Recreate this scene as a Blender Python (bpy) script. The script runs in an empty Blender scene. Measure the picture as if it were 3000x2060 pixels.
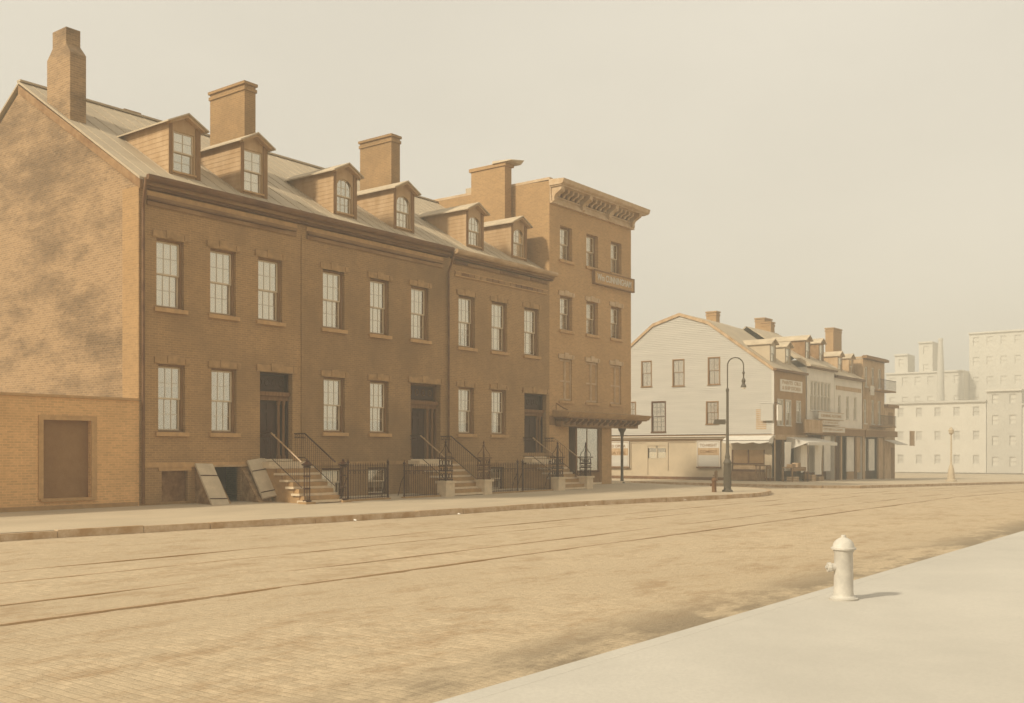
import bpy, math, random
from mathutils import Vector, noise
random.seed(7)
R = math.radians
S = bpy.context.scene
COL = S.collection

# ------------------------------------------------------------------ camera, sky, sun, exposure
TH = R(37.3)
cam = bpy.data.cameras.new('camera')
cam.sensor_width = 36.0
cam.lens = 36.14
cam.shift_x = 0.0
cam.shift_y = 0.0978
cam.clip_start = 0.1
cam.clip_end = 3000
camo = bpy.data.objects.new('camera', cam)
COL.objects.link(camo)
camo.location = (0, -28, 1.65)
camo.rotation_euler = (R(90), 0, TH - R(90))
S.camera = camo

SUN_EL, SUN_AZ = R(36), math.atan2(-.951, .309)      # direction towards the sun: behind the terrace, from the left
W = bpy.data.worlds.new('World')
S.world = W
W.use_nodes = True
wn, wl = W.node_tree.nodes, W.node_tree.links
wn.clear()
sky = wn.new('ShaderNodeTexSky')
sky.sky_type = 'NISHITA'
sky.sun_disc = False
sky.sun_elevation = SUN_EL
sky.sun_rotation = SUN_AZ
sky.dust_density = 6
bw = wn.new('ShaderNodeRGBToBW')
tint = wn.new('ShaderNodeMix'); tint.data_type = 'RGBA'; tint.blend_type = 'MULTIPLY'; tint.inputs[0].default_value = 1
tint.inputs[7].default_value = (1.6, 1.5, 1.28, 1)
flat = wn.new('ShaderNodeMix'); flat.data_type = 'RGBA'; flat.inputs[0].default_value = .88
flat.inputs[7].default_value = (8.75, 8.15, 6.95, 1)
tc = wn.new('ShaderNodeTexCoord'); cl = wn.new('ShaderNodeTexNoise'); cl.inputs['Scale'].default_value = 2.2; cl.inputs['Detail'].default_value = 6
cmap = wn.new('ShaderNodeMapping'); cmap.inputs['Scale'].default_value = (1, 1, 2.5); wl.new(tc.outputs['Generated'], cmap.inputs[0]); wl.new(cmap.outputs[0], cl.inputs['Vector'])
cr = wn.new('ShaderNodeMapRange'); cr.inputs['From Min'].default_value = .3; cr.inputs['From Max'].default_value = .7; cr.inputs['To Min'].default_value = .95; cr.inputs['To Max'].default_value = 1.05
wl.new(cl.outputs[0], cr.inputs[0])
cm = wn.new('ShaderNodeMix'); cm.data_type = 'RGBA'; cm.blend_type = 'MULTIPLY'; cm.inputs[0].default_value = 1
bg = wn.new('ShaderNodeBackground'); bg.inputs[1].default_value = .1
wo = wn.new('ShaderNodeOutputWorld')
wl.new(sky.outputs[0], bw.inputs[0]); wl.new(bw.outputs[0], tint.inputs[6])
wl.new(tint.outputs[2], flat.inputs[6]); wl.new(flat.outputs[2], cm.inputs[6]); wl.new(cr.outputs[0], cm.inputs[7]); wl.new(cm.outputs[2], bg.inputs[0]); wl.new(bg.outputs[0], wo.inputs[0])

sl = bpy.data.lights.new('sun', 'SUN')
sl.energy = 4.2
sl.angle = R(4)
sl.color = (1, .93, .76)
so = bpy.data.objects.new('sun', sl)
COL.objects.link(so)
sd = Vector((-.951 * math.cos(SUN_EL), .309 * math.cos(SUN_EL), math.sin(SUN_EL)))
so.rotation_euler = sd.to_track_quat('Z', 'Y').to_euler()
so.location = (-20, 10, 30)

S.view_settings.view_transform = 'Standard'
S.view_settings.look = 'None'
S.view_settings.exposure = 0
S.view_settings.gamma = 1
S.view_settings.use_curve_mapping = False

# ------------------------------------------------------------------ colours and materials
def sep(a):
    """warm monochrome ramp of the old print: reflectance of the red channel -> rgb"""
    t = [(.02, .30, .09), (.06, .34, .11), (.15, .47, .17), (.27, .56, .24), (.40, .63, .31),
         (.52, .69, .40), (.62, .80, .56), (.9, .94, .80)]
    if a <= t[0][0]: g, b = t[0][1:]
    elif a >= t[-1][0]: g, b = t[-1][1:]
    else:
        for p, q in zip(t, t[1:]):
            if p[0] <= a <= q[0]:
                k = (a - p[0]) / (q[0] - p[0]); g = p[1] + k * (q[1] - p[1]); b = p[2] + k * (q[2] - p[2]); break
    return (a, a * g, a * b, 1)

def base_mat(name, rough):
    m = bpy.data.materials.new(name); m.use_nodes = True
    n = m.node_tree.nodes; b = n['Principled BSDF']; b.inputs['Roughness'].default_value = rough
    b.inputs['Specular IOR Level'].default_value = .25
    return m, n, m.node_tree.links, b

def mixc(n, l, fac, c1, c2, blend='MIX'):
    x = n.new('ShaderNodeMix'); x.data_type = 'RGBA'; x.blend_type = blend
    for s, v in ((0, fac), (6, c1), (7, c2)):
        if hasattr(v, 'links'): l.new(v, x.inputs[s])
        else: x.inputs[s].default_value = v
    return x.outputs[2]

def noi(n, l, vec, scale, detail=5, rough=.6, lo=.35, hi=.65, stretch=None):
    if stretch:
        mp = n.new('ShaderNodeMapping'); mp.inputs['Scale'].default_value = stretch
        l.new(vec, mp.inputs[0]); vec = mp.outputs[0]
    t = n.new('ShaderNodeTexNoise'); t.inputs['Scale'].default_value = scale
    t.inputs['Detail'].default_value = detail; t.inputs['Roughness'].default_value = rough
    l.new(vec, t.inputs['Vector'])
    r = n.new('ShaderNodeMapRange'); r.inputs['From Min'].default_value = lo; r.inputs['From Max'].default_value = hi
    l.new(t.outputs[0], r.inputs[0])
    return r.outputs[0]

def bump(n, l, b, h, strength, dist=.02):
    x = n.new('ShaderNodeBump'); x.inputs['Strength'].default_value = strength; x.inputs['Distance'].default_value = dist
    l.new(h, x.inputs['Height']); l.new(x.outputs[0], b.inputs['Normal'])

def tan(a): return (a, a * .60, a * .27, 1)
def pale(a): return (a, a * .91, a * .77, 1)
def dusty(a): return (a, a * .79, a * .53, 1)
def matte(name, a, var=.25, scale=3, rough=.8, bmp=.2, stretch=(1, 1, 1), fine=25, sep=sep):
    m, n, l, b = base_mat(name, rough)
    geo = n.new('ShaderNodeNewGeometry'); v = geo.outputs['Position']
    f1 = noi(n, l, v, scale, stretch=stretch)
    f2 = noi(n, l, v, fine)
    c = mixc(n, l, f1, sep(a * (1 - var)), sep(min(.9, a * (1 + var * .6))))
    c = mixc(n, l, f2, c, sep(a * .82)) if var > 0 else c
    mx = n.new('ShaderNodeMix'); mx.data_type = 'RGBA'; mx.inputs[0].default_value = .6
    l.new(c, mx.inputs[6]); l.new(mixc(n, l, f1, sep(a * (1 - var)), sep(min(.9, a * (1 + var * .6)))), mx.inputs[7])
    l.new(mx.outputs[2], b.inputs['Base Color'])
    if bmp: bump(n, l, b, f2, bmp, .01)
    return m

def uv_wall(n, l):
    """u = x+y, v = z: runs along any wall parallel to x or to y"""
    geo = n.new('ShaderNodeNewGeometry'); s = n.new('ShaderNodeSeparateXYZ'); l.new(geo.outputs['Position'], s.inputs[0])
    a = n.new('ShaderNodeMath'); l.new(s.outputs[0], a.inputs[0]); l.new(s.outputs[1], a.inputs[1])
    c = n.new('ShaderNodeCombineXYZ'); l.new(a.outputs[0], c.inputs[0]); l.new(s.outputs[2], c.inputs[1])
    return geo.outputs['Position'], c.outputs[0]

def brickm(name, a, mortar, stain=.45, stain_scale=.45, bw_=.21, rh=.072, bstr=.5, seed=0):
    m, n, l, b = base_mat(name, .9)
    pos, uv = uv_wall(n, l)
    t = n.new('ShaderNodeTexBrick'); l.new(uv, t.inputs[0])
    t.inputs['Scale'].default_value = 1; t.inputs['Brick Width'].default_value = bw_; t.inputs['Row Height'].default_value = rh
    t.inputs['Mortar Size'].default_value = .013; t.inputs['Mortar Smooth'].default_value = .3; t.inputs['Bias'].default_value = -.1
    t.inputs['Color1'].default_value = tan(a * .82); t.inputs['Color2'].default_value = tan(a * 1.08); t.inputs['Mortar'].default_value = tan(mortar)
    off = n.new('ShaderNodeMapping'); off.inputs['Location'].default_value = (seed * 7.3, 0, seed * 3.1); l.new(pos, off.inputs[0])
    s1 = noi(n, l, off.outputs[0], stain_scale, 7, .66, .42, .66)
    s2 = noi(n, l, off.outputs[0], 1.5, 8, .75, .42, .66, stretch=(1, 1, .3))
    s3 = noi(n, l, off.outputs[0], 9, 3, .7, .38, .66)
    c = mixc(n, l, s1, t.outputs[0], tan(a * .62)); f = c.node; f.inputs[0].default_value = 0
    # three layers of soot: broad, streaked, speckled
    def soot(c, s, k, dark):
        mu = n.new('ShaderNodeMath'); mu.operation = 'MULTIPLY'; mu.inputs[1].default_value = k; l.new(s, mu.inputs[0])
        return mixc(n, l, mu.outputs[0], c, dark)
    c = soot(t.outputs[0], s1, stain, tan(a * .55))
    c = soot(c, s2, stain * .5, tan(a * .6))
    c = soot(c, s3, .35, tan(a * .66))
    l.new(c, b.inputs['Base Color'])
    bump(n, l, b, t.outputs['Fac'], -bstr, .008)
    return m

MT = {}
MT['brickA'] = brickm('brick_house_a', .37, .47, .7, .3, seed=0)
MT['brickB'] = brickm('brick_house_b', .33, .42, .85, .3, seed=1)
MT['brickC'] = brickm('brick_house_c', .37, .46, .6, .3, seed=2)
MT['brickD'] = brickm('painted_brick_house', .50, .54, .4, .3, bstr=.25, seed=3)
MT['brickDside'] = brickm('party_wall_brick', .40, .44, .2, .4, bstr=.25, seed=4)
MT['brickChim'] = brickm('chimney_brick', .34, .42, .55, .9, seed=5)
MT['brickAnnex'] = brickm('painted_annex_brick', .68, .76, .35, .7, bstr=.3, seed=6)
MT['sootstone'] = matte('weathered_brownstone', .40, .22, 3, sep=tan)
MT['lintel'] = matte('lintel_brownstone', .38, .25, 4, sep=tan)
MT['sill'] = matte('sill_brownstone', .48, .18, 4, sep=tan)
MT['step'] = matte('stone_step', .66, .15, 4, sep=dusty)
MT['wood'] = matte('painted_window_wood', 0.260, .2, 5, stretch=(1, 1, .2))
MT['woodlight'] = matte('pale_sash_wood', .62, .08, 5, sep=dusty)
MT['wooddark'] = matte('dark_sash_wood', 0.120, .2, 5)
MT['door'] = matte('dark_door_wood', .045, .25, 6, .55, stretch=(3, 3, .4))
MT['doorlight'] = matte('worn_door_frame', 0.198, .3, 6, stretch=(3, 3, .4))
MT['doorpanel'] = matte('door_panel_wood', .05, .25, 6, .55)
MT['cornice'] = matte('cornice_wood', 0.285, .35, 2.5, stretch=(.3, 1, 1))
MT['corniceD'] = matte('pressed_cornice', 0.527, .15, 2.5)
MT['gutter'] = matte('rusty_gutter_iron', .17, .4, 2.5, .6, stretch=(.4, 1, 1))
MT['gutterlight'] = matte('tin_gutter', 0.450, .3, 2.5, .6, stretch=(.4, 1, 1))
MT['roof'] = matte('tin_roof', .46, .13, .9, .7, .15, sep=dusty)
MT['dormer'] = matte('dormer_boards', .45, .16, 2.5, stretch=(1, 1, .4))
MT['dormerroof'] = matte('dormer_tin', .50, .2, 2, sep=dusty)
MT['iron'] = matte('wrought_iron', .06, .3, 8, .6, .1)
MT['ironold'] = matte('rusted_wrought_iron', .15, .3, 8, .6, .1)
MT['handrail'] = matte('worn_handrail', .42, .2, 8, .4, .1)
MT['lamp'] = matte('lamp_iron', .11, .2, 8, .5, .1, sep=dusty)
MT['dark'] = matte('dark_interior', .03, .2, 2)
MT['boards'] = matte('weathered_boards', 0.475, .22, 3, stretch=(1, 1, .4))
MT['hatchboards'] = matte('pale_hatch_boards', .54, .15, 3, sep=dusty)
MT['rubble'] = matte('rubble_masonry', 0.320, .5, 5, .9, 1.0)
MT['rust'] = matte('rusty_sheet', 0.216, .5, 3)
MT['clap'] = matte('white_clapboard_paint', .50, .08, 1.2, .7, .08, stretch=(1, .25, 2.5), sep=pale)
MT['trimwhite'] = matte('white_trim_paint', .62, .08, 2, sep=pale)
MT['greypaint'] = matte('dull_panel_paint', .50, .10, 1.2, sep=dusty)
MT['shopwall'] = matte('shop_front_paint', 0.357, .15, 1.5)
MT['shoppale'] = matte('pale_shop_paint', .72, .10, 1.5, sep=pale)
MT['shopdark'] = matte('dark_shop_opening', .12, .3, 1.5)
MT['shutter'] = matte('shutter_paint', 0.264, .12, 3)
MT['canvas'] = matte('awning_canvas', .66, .1, 3, sep=pale)
MT['paper'] = matte('white_paper', .85, .05, 6, sep=pale)
MT['hyd'] = matte('pale_hydrant_paint', .56, .12, 7, .5, .05, sep=pale)
MT['hyddark'] = matte('dark_hydrant_paint', .17, .2, 9)
MT['rail'] = matte('rail_steel', .50, .25, 1.5, .45, stretch=(.4, 1, 1))
MT['kerb'] = matte('kerb_granite', .52, .25, 3)
MT['farwhite'] = matte('far_hazed_white_wall', .62, .06, .3, sep=pale)  # these three far walls are paled, haze fade put into the colour
MT['fargrey'] = matte('far_hazed_wall', .60, .06, .3, sep=pale)
MT['fardark'] = matte('far_hazed_dark_wall', .50, .08, .3, sep=pale)

def wt(a): return (a, a * .64, a * .34, 1)
def stucco():
    m, n, l, b = base_mat('sooty_stucco', .9)
    pos, uv = uv_wall(n, l)
    a = noi(n, l, pos, .42, 9, .72, .44, .60, stretch=(1, .55, 1.5))
    c = noi(n, l, pos, 1.7, 8, .75, .42, .66, stretch=(1, .35, 1.5))
    d = noi(n, l, pos, 7, 6, .7, .3, .75, stretch=(1, .6, 1))
    col = mixc(n, l, a, wt(.32), wt(.19))
    mu = n.new('ShaderNodeMath'); mu.operation = 'MULTIPLY'; l.new(a, mu.inputs[0]); l.new(c, mu.inputs[1])
    col = mixc(n, l, mu.outputs[0], col, wt(.15))
    col = mixc(n, l, d, col, mixc(n, l, a, wt(.36), wt(.20)))
    col.node.inputs[0].default_value = .5
    t = n.new('ShaderNodeTexBrick'); l.new(uv, t.inputs[0])
    t.inputs['Scale'].default_value = 1; t.inputs['Brick Width'].default_value = .21; t.inputs['Row Height'].default_value = .075
    t.inputs['Mortar Size'].default_value = .014; t.inputs['Mortar Smooth'].default_value = .3
    t.inputs['Color1'].default_value = (.78, .78, .78, 1); t.inputs['Color2'].default_value = (1.06, 1.06, 1.06, 1); t.inputs['Mortar'].default_value = (1.2, 1.2, 1.2, 1)
    col = mixc(n, l, 1.0, col, t.outputs[0], 'MULTIPLY')
    l.new(col, b.inputs['Base Color'])
    bump(n, l, b, d, .5, .03)
    return m
MT['stucco'] = stucco()

def rd(a): return (a, a * .765, a * .49, 1)
def road_mat():
    m, n, l, b = base_mat('dusty_stone_block_road', .95)
    geo = n.new('ShaderNodeNewGeometry'); pos = geo.outputs['Position']
    sp = n.new('ShaderNodeSeparateXYZ'); l.new(pos, sp.inputs[0])
    big = noi(n, l, pos, .25, 6, .6, .38, .64, stretch=(.35, 1, 1))
    mid = noi(n, l, pos, 1.6, 9, .78, .49, .64, stretch=(.5, 1, 1))
    fine = noi(n, l, pos, 9, 6, .75, .36, .66)
    bk = n.new('ShaderNodeTexBrick'); mp = n.new('ShaderNodeMapping'); mp.inputs['Rotation'].default_value = (0, 0, R(90))
    l.new(pos, mp.inputs[0]); l.new(mp.outputs[0], bk.inputs[0])
    bk.inputs['Scale'].default_value = 1; bk.inputs['Brick Width'].default_value = .24; bk.inputs['Row Height'].default_value = .10
    bk.inputs['Mortar Size'].default_value = .014; bk.inputs['Mortar Smooth'].default_value = 1
    bk.inputs['Color1'].default_value = rd(.50); bk.inputs['Color2'].default_value = rd(.62); bk.inputs['Mortar'].default_value = rd(.46)
    c = mixc(n, l, big, bk.outputs[0], rd(.50)); 
    c2 = mixc(n, l, fine, c, dusty(.50)); c2.node.inputs[0].default_value = 0
    mu = n.new('ShaderNodeMath'); mu.operation = 'MULTIPLY'; mu.inputs[1].default_value = .6; l.new(mid, mu.inputs[0])
    c3 = mixc(n, l, mu.outputs[0], c, sep(.30))
    # dirt gathered in the near gutter
    gr = n.new('ShaderNodeMapRange'); gr.inputs['From Min'].default_value = -21.4; gr.inputs['From Max'].default_value = -22.4
    l.new(sp.outputs[1], gr.inputs[0])
    gn = noi(n, l, pos, .8, 7, .7, .40, .52, stretch=(.5, 1, 1))
    m2 = n.new('ShaderNodeMath'); m2.operation = 'MULTIPLY'; l.new(gr.outputs[0], m2.inputs[0]); l.new(gn, m2.inputs[1])
    m3 = n.new('ShaderNodeMath'); m3.operation = 'MULTIPLY'; m3.inputs[1].default_value = .95; l.new(m2.outputs[0], m3.inputs[0])
    c4 = mixc(n, l, m3.outputs[0], c3, rd(.24))
    mf = n.new('ShaderNodeMath'); mf.operation = 'MULTIPLY'; mf.inputs[1].default_value = .45; l.new(fine, mf.inputs[0])
    c5 = mixc(n, l, mf.outputs[0], c4, rd(.36))
    l.new(c5, b.inputs['Base Color'])
    ad = n.new('ShaderNodeMath'); ad.operation = 'MULTIPLY_ADD'; ad.inputs[1].default_value = -.6; l.new(bk.outputs['Fac'], ad.inputs[0]); l.new(fine, ad.inputs[2])
    bump(n, l, b, ad.outputs[0], .6, .015)
    return m
MT['road'] = road_mat()
MT['walknear'] = matte('near_pavement_stone', .52, .09, .5, .9, .12, sep=pale)
MT['walkfar'] = matte('far_pavement_stone', .50, .12, .8, .9, .15, stretch=(.4, 1, 1), sep=dusty)

def glass(name, tint_a=.99, refl=.5):
    m = bpy.data.materials.new(name); m.use_nodes = True
    n, l = m.node_tree.nodes, m.node_tree.links; n.clear()
    t = n.new('ShaderNodeBsdfTransparent'); t.inputs[0].default_value = (tint_a, tint_a * .97, tint_a * .9, 1)
    g = n.new('ShaderNodeBsdfGlossy'); g.inputs['Roughness'].default_value = .12; g.inputs[0].default_value = (1, .94, .80, 1)
    f = n.new('ShaderNodeFresnel'); f.inputs[0].default_value = 1.6
    a = n.new('ShaderNodeMath'); a.operation = 'ADD'; a.inputs[1].default_value = refl; l.new(f.outputs[0], a.inputs[0])
    x = n.new('ShaderNodeMixShader'); o = n.new('ShaderNodeOutputMaterial')
    l.new(a.outputs[0], x.inputs[0]); l.new(t.outputs[0], x.inputs[1]); l.new(g.outputs[0], x.inputs[2]); l.new(x.outputs[0], o.inputs[0])
    return m
MT['glass'] = glass('old_window_glass')
MT['blind'] = matte('white_window_shade', .92, .05, 3, .8, .05, sep=pale)
MT['curtain'] = matte('grey_curtain', 0.240, .15, 4, .8, .2, stretch=(4, 4, .3))

# ------------------------------------------------------------------ mesh helpers
BASE = {}
class MB:
    def __init__(s): s.v, s.f = [], []
    def add(s, vs, fs):
        k = len(s.v); s.v += [tuple(p) for p in vs]; s.f += [tuple(i + k for i in f) for f in fs]; return s
    def box(s, x0, x1, y0, y1, z0, z1):
        return s.hexa([(x0, y0, z0), (x1, y0, z0), (x1, y1, z0), (x0, y1, z0), (x0, y0, z1), (x1, y0, z1), (x1, y1, z1), (x0, y1, z1)])
    def hexa(s, p):
        return s.add(p, [(3, 2, 1, 0), (4, 5, 6, 7), (0, 1, 5, 4), (1, 2, 6, 5), (2, 3, 7, 6), (3, 0, 4, 7)])
    def poly(s, pts): return s.add(pts, [tuple(range(len(pts)))])
    def prism(s, pts, d):
        n = len(pts); q = [(p[0] + d[0], p[1] + d[1], p[2] + d[2]) for p in pts]
        return s.add(list(pts) + q, [tuple(range(n))[::-1], tuple(range(n, 2 * n))] + [(i, (i + 1) % n, n + (i + 1) % n, n + i) for i in range(n)])
    def cyl(s, a, b, r0, r1=None, n=8):
        r1 = r0 if r1 is None else r1
        a, b = Vector(a), Vector(b); d = (b - a).normalized()
        u = d.cross(Vector((0, 0, 1)) if abs(d.z) < .9 else Vector((1, 0, 0))).normalized(); w = d.cross(u)
        vs = []
        for c, r in ((a, r0), (b, r1)):
            vs += [c + (u * math.cos(2 * math.pi * i / n) + w * math.sin(2 * math.pi * i / n)) * r for i in range(n)]
        return s.add(vs, [tuple(range(n)), tuple(range(2 * n - 1, n - 1, -1))] + [(i, n + i, n + (i + 1) % n, (i + 1) % n) for i in range(n)])
    def tube(s, pts, r, n=6):
        for a, b in zip(pts, pts[1:]): s.cyl(a, b, r, r, n)
        return s
    def lathe(s, c, prof, n=16):
        vs, fs = [], []
        for r, z in prof:
            vs += [(c[0] + r * math.cos(2 * math.pi * i / n), c[1] + r * math.sin(2 * math.pi * i / n), c[2] + z) for i in range(n)]
        for k in range(len(prof) - 1):
            fs += [(k * n + i, k * n + (i + 1) % n, (k + 1) * n + (i + 1) % n, (k + 1) * n + i) for i in range(n)]
        fs += [tuple(range(n))[::-1], tuple(range((len(prof) - 1) * n, len(prof) * n))]
        return s.add(vs, fs)
    def mesh(s, name, m, off=(0, 0, 0), smooth=False):
        me = bpy.data.meshes.new(name)
        me.from_pydata([(x - off[0], y - off[1], z - off[2]) for x, y, z in s.v], [], s.f)
        me.materials.append(MT[m])
        if smooth:
            me.polygons.foreach_set('use_smooth', [True] * len(me.polygons))
            me.set_sharp_from_angle(angle=R(35))
        me.update(); return me
    def build(s, name, m, parent=None, smooth=False, kind=None, label=None):
        """vertices are given in world metres; a child is stored relative to its thing's base"""
        off = BASE[parent.name] if parent else (0, 0, 0)
        o = bpy.data.objects.new(name, s.mesh(name, m, off, smooth)); COL.objects.link(o)
        if parent: o.parent = parent
        BASE[o.name] = off
        if kind: o['kind'] = kind
        if label: o['label'] = label
        return o

def thing(name, label, cat, loc, group=None):
    o = bpy.data.objects.new(name, None); COL.objects.link(o); o.location = loc; o.empty_display_size = .3
    o['label'] = label; o['category'] = cat
    if group: o['group'] = group
    BASE[o.name] = tuple(loc); return o
def tag(o, label, cat, group=None):
    o['label'] = label; o['category'] = cat
    if group: o['group'] = group
    return o
CACHE = {}
def piece(name, m, parent, x0, x1, y0, y1, z0, z1, rot=None):
    """a box-shaped piece that shares its mesh with every piece of the same size"""
    d = (round(abs(x1 - x0), 4), round(abs(y1 - y0), 4), round(abs(z1 - z0), 4), m, name)
    if d not in CACHE: CACHE[d] = MB().box(-d[0] / 2, d[0] / 2, -d[1] / 2, d[1] / 2, -d[2] / 2, d[2] / 2).mesh(name, m)
    o = bpy.data.objects.new(name, CACHE[d]); COL.objects.link(o)
    b = BASE[parent.name]; o.location = ((x0 + x1) / 2 - b[0], (y0 + y1) / 2 - b[1], (z0 + z1) / 2 - b[2])
    if rot: o.rotation_euler = rot
    o.parent = parent; BASE[o.name] = b
    return o
def inst(name, me, parent, loc, rot=None, scale=None):
    o = bpy.data.objects.new(name, me); COL.objects.link(o); b = BASE[parent.name]
    o.location = (loc[0] - b[0], loc[1] - b[1], loc[2] - b[2]); o.parent = parent; BASE[o.name] = b
    if rot: o.rotation_euler = rot
    if scale: o.scale = scale
    return o

# wall frames: F(u, v, w) -> xyz, u along the wall, v up, w into the wall
def front(y0): return lambda u, v, w: (u, y0 + w, v)
def side(x0): return lambda u, v, w: (x0 + w, u, v)       # faces -x, u = y
def bx(mb, F, u0, u1, v0, v1, w0, w1):
    return mb.hexa([F(u0, v0, w0), F(u1, v0, w0), F(u1, v0, w1), F(u0, v0, w1), F(u0, v1, w0), F(u1, v1, w0), F(u1, v1, w1), F(u0, v1, w1)])
def fpiece(name, m, parent, F, u0, u1, v0, v1, w0, w1):
    a, b = F(u0, v0, w0), F(u1, v1, w1)
    return piece(name, m, parent, min(a[0], b[0]), max(a[0], b[0]), min(a[1], b[1]), max(a[1], b[1]), min(a[2], b[2]), max(a[2], b[2]))

def wall(F, u0, u1, v0, v1, holes, depth=.22, mb=None, top=None):
    """front sheet with rectangular holes, reveals into the wall; 'top' optional function of u for a raking top"""
    mb = mb or MB()
    us = sorted(set([u0, u1] + [h[0] for h in holes] + [h[1] for h in holes]))
    vs = sorted(set([v0, v1] + [h[2] for h in holes] + [h[3] for h in holes]))
    for a, b in zip(us, us[1:]):
        run = None
        for c, d in zip(vs, vs[1:]):
            inside = any(h[0] - 1e-6 < (a + b) / 2 < h[1] + 1e-6 and h[2] - 1e-6 < (c + d) / 2 < h[3] + 1e-6 for h in holes)
            if not inside: mb.poly([F(a, c, 0), F(b, c, 0), F(b, d, 0), F(a, d, 0)])
    for h in holes:
        a, b, c, d = h[:4]
        mb.poly([F(a, c, 0), F(a, d, 0), F(a, d, depth), F(a, c, depth)])
        mb.poly([F(b, c, 0), F(b, d, 0), F(b, d, depth), F(b, c, depth)])
        mb.poly([F(a, d, 0), F(b, d, 0), F(b, d, depth), F(a, d, depth)])
        mb.poly([F(a, c, 0), F(b, c, 0), F(b, c, depth), F(a, c, depth)])
    return mb

# ------------------------------------------------------------------ ground
def gz(x):      # carriageway level: flat up to the corner, then falling away
    return -.32 if x < 47 else -.32 - .0135 * (x - 47)
def kerby(x):   # line of the far kerb
    p = [(-60, -3.6), (11.6, -5.3), (20.6, -6.6), (31, -7.3), (41, -9.3)]
    for a, b in zip(p, p[1:]):
        if x <= b[0]: return a[1] + (x - a[0]) / (b[0] - a[0]) * (b[1] - a[1])
    return p[-1][1]
HOLLOW = ((7.7, 8.5, .045), (8.7, 9.7, .06), (10.2, 11.0, .07), (11.2, 12.4, .045), (13.0, 14.6, .02), (5.6, 7.2, .02))
RAILS = (-16.25, -14.8, -12.6, -11.15)
NEARK = -23.1

def make_ground():
    big = MB()
    xs = [-500, -40, 47, 300, 900]
    for a, b in zip(xs, xs[1:]):
        big.poly([(a, -400, gz(a) - .12), (b, -400, gz(b) - .12), (b, 500, gz(b) - .12), (a, 500, gz(a) - .12)])
    o = big.build('ground', 'road'); o['kind'] = 'structure'
    mb = MB()
    xs = [-12 + .3 * i for i in range(int(74 / .3))] + [62 + 3 * i for i in range(80)]
    ys = []
    y = -24.0
    while y < -3.2:
        ys.append(y); y += .3
    for r in RAILS: ys += [r - .16, r - .085, r - .04, r + .04, r + .085, r + .16]
    ys = sorted(set(round(v, 3) for v in ys))
    ys += [0, 6, 14, 30, 60, 120]
    ys = [-26.5] + ys
    for x in xs:
        for y in ys:
            z = gz(x)
            z += .018 * noise.noise((x * .35, y * .5, 0)) + .006 * noise.noise((x * 1.9, y * 1.9, 4))
            for r in RAILS:
                d = abs(y - r)
                if d < .1:
                    q = noise.noise((x * .55, r * 3, 9)) + .35 * noise.noise((x * 2.1, r, 2))
                    s = max(0, q - .05) * .014
                    if r < -16:
                        s = .010 + max(0, q) * .02
                        for a, b, k in HOLLOW:
                            if a < x < b: s += k * math.sin(math.pi * (x - a) / (b - a)) ** .6
                    z += -(s if y < r else s * .25)
            d = y - NEARK
            if -0.1 < d < .9: z -= .03 * (1 - max(0, d) / .9)
            mb.v.append((x, y, z))
    n = len(ys)
    for i in range(len(xs) - 1):
        for j in range(n - 1):
            mb.f.append((i * n + j, (i + 1) * n + j, (i + 1) * n + j + 1, i * n + j + 1))
    o = mb.build('road', 'road', smooth=True); o['kind'] = 'structure'
make_ground()

def near_pavement():
    z = -.15
    mb = MB()
    xs = [-12, 0, 4, 8, 12, 16, 20, 24, 30, 40, 47, 60, 90, 130, 300]
    for a, b in zip(xs, xs[1:]):
        za, zb = gz(a) + .17, gz(b) + .17
        mb.hexa([(a, -60, za - .3), (b, -60, zb - .3), (b, NEARK, zb - .3), (a, NEARK, za - .3), (a, -60, za), (b, -60, zb), (b, NEARK, zb), (a, NEARK, za)])
    o = mb.build('near_pavement', 'walknear'); o['kind'] = 'structure'
near_pavement()

def near_kerb():
    root = MB().box(-12, -6, NEARK - .002, NEARK + .012, -.5, -.158).build('near_kerb', 'kerb', kind='structure')
    x = -6.0
    while x < 60:
        L = random.uniform(1.6, 2.6); x1 = x + L; dz = .001
        z0, z1 = gz(x) + .17 + dz, gz(x1) + .17 + dz
        MB().hexa([(x + .006, NEARK - .17, z0 - .2), (x1 - .006, NEARK - .17, z1 - .2), (x1 - .006, NEARK + .02, z1 - .4), (x + .006, NEARK + .02, z0 - .4),
                   (x + .006, NEARK - .17, z0), (x1 - .006, NEARK - .17, z1), (x1 - .006, NEARK + .012, z1), (x + .006, NEARK + .012, z0)]).build('kerb_stone', 'walknear', root)
        x = x1
near_kerb()

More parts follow.
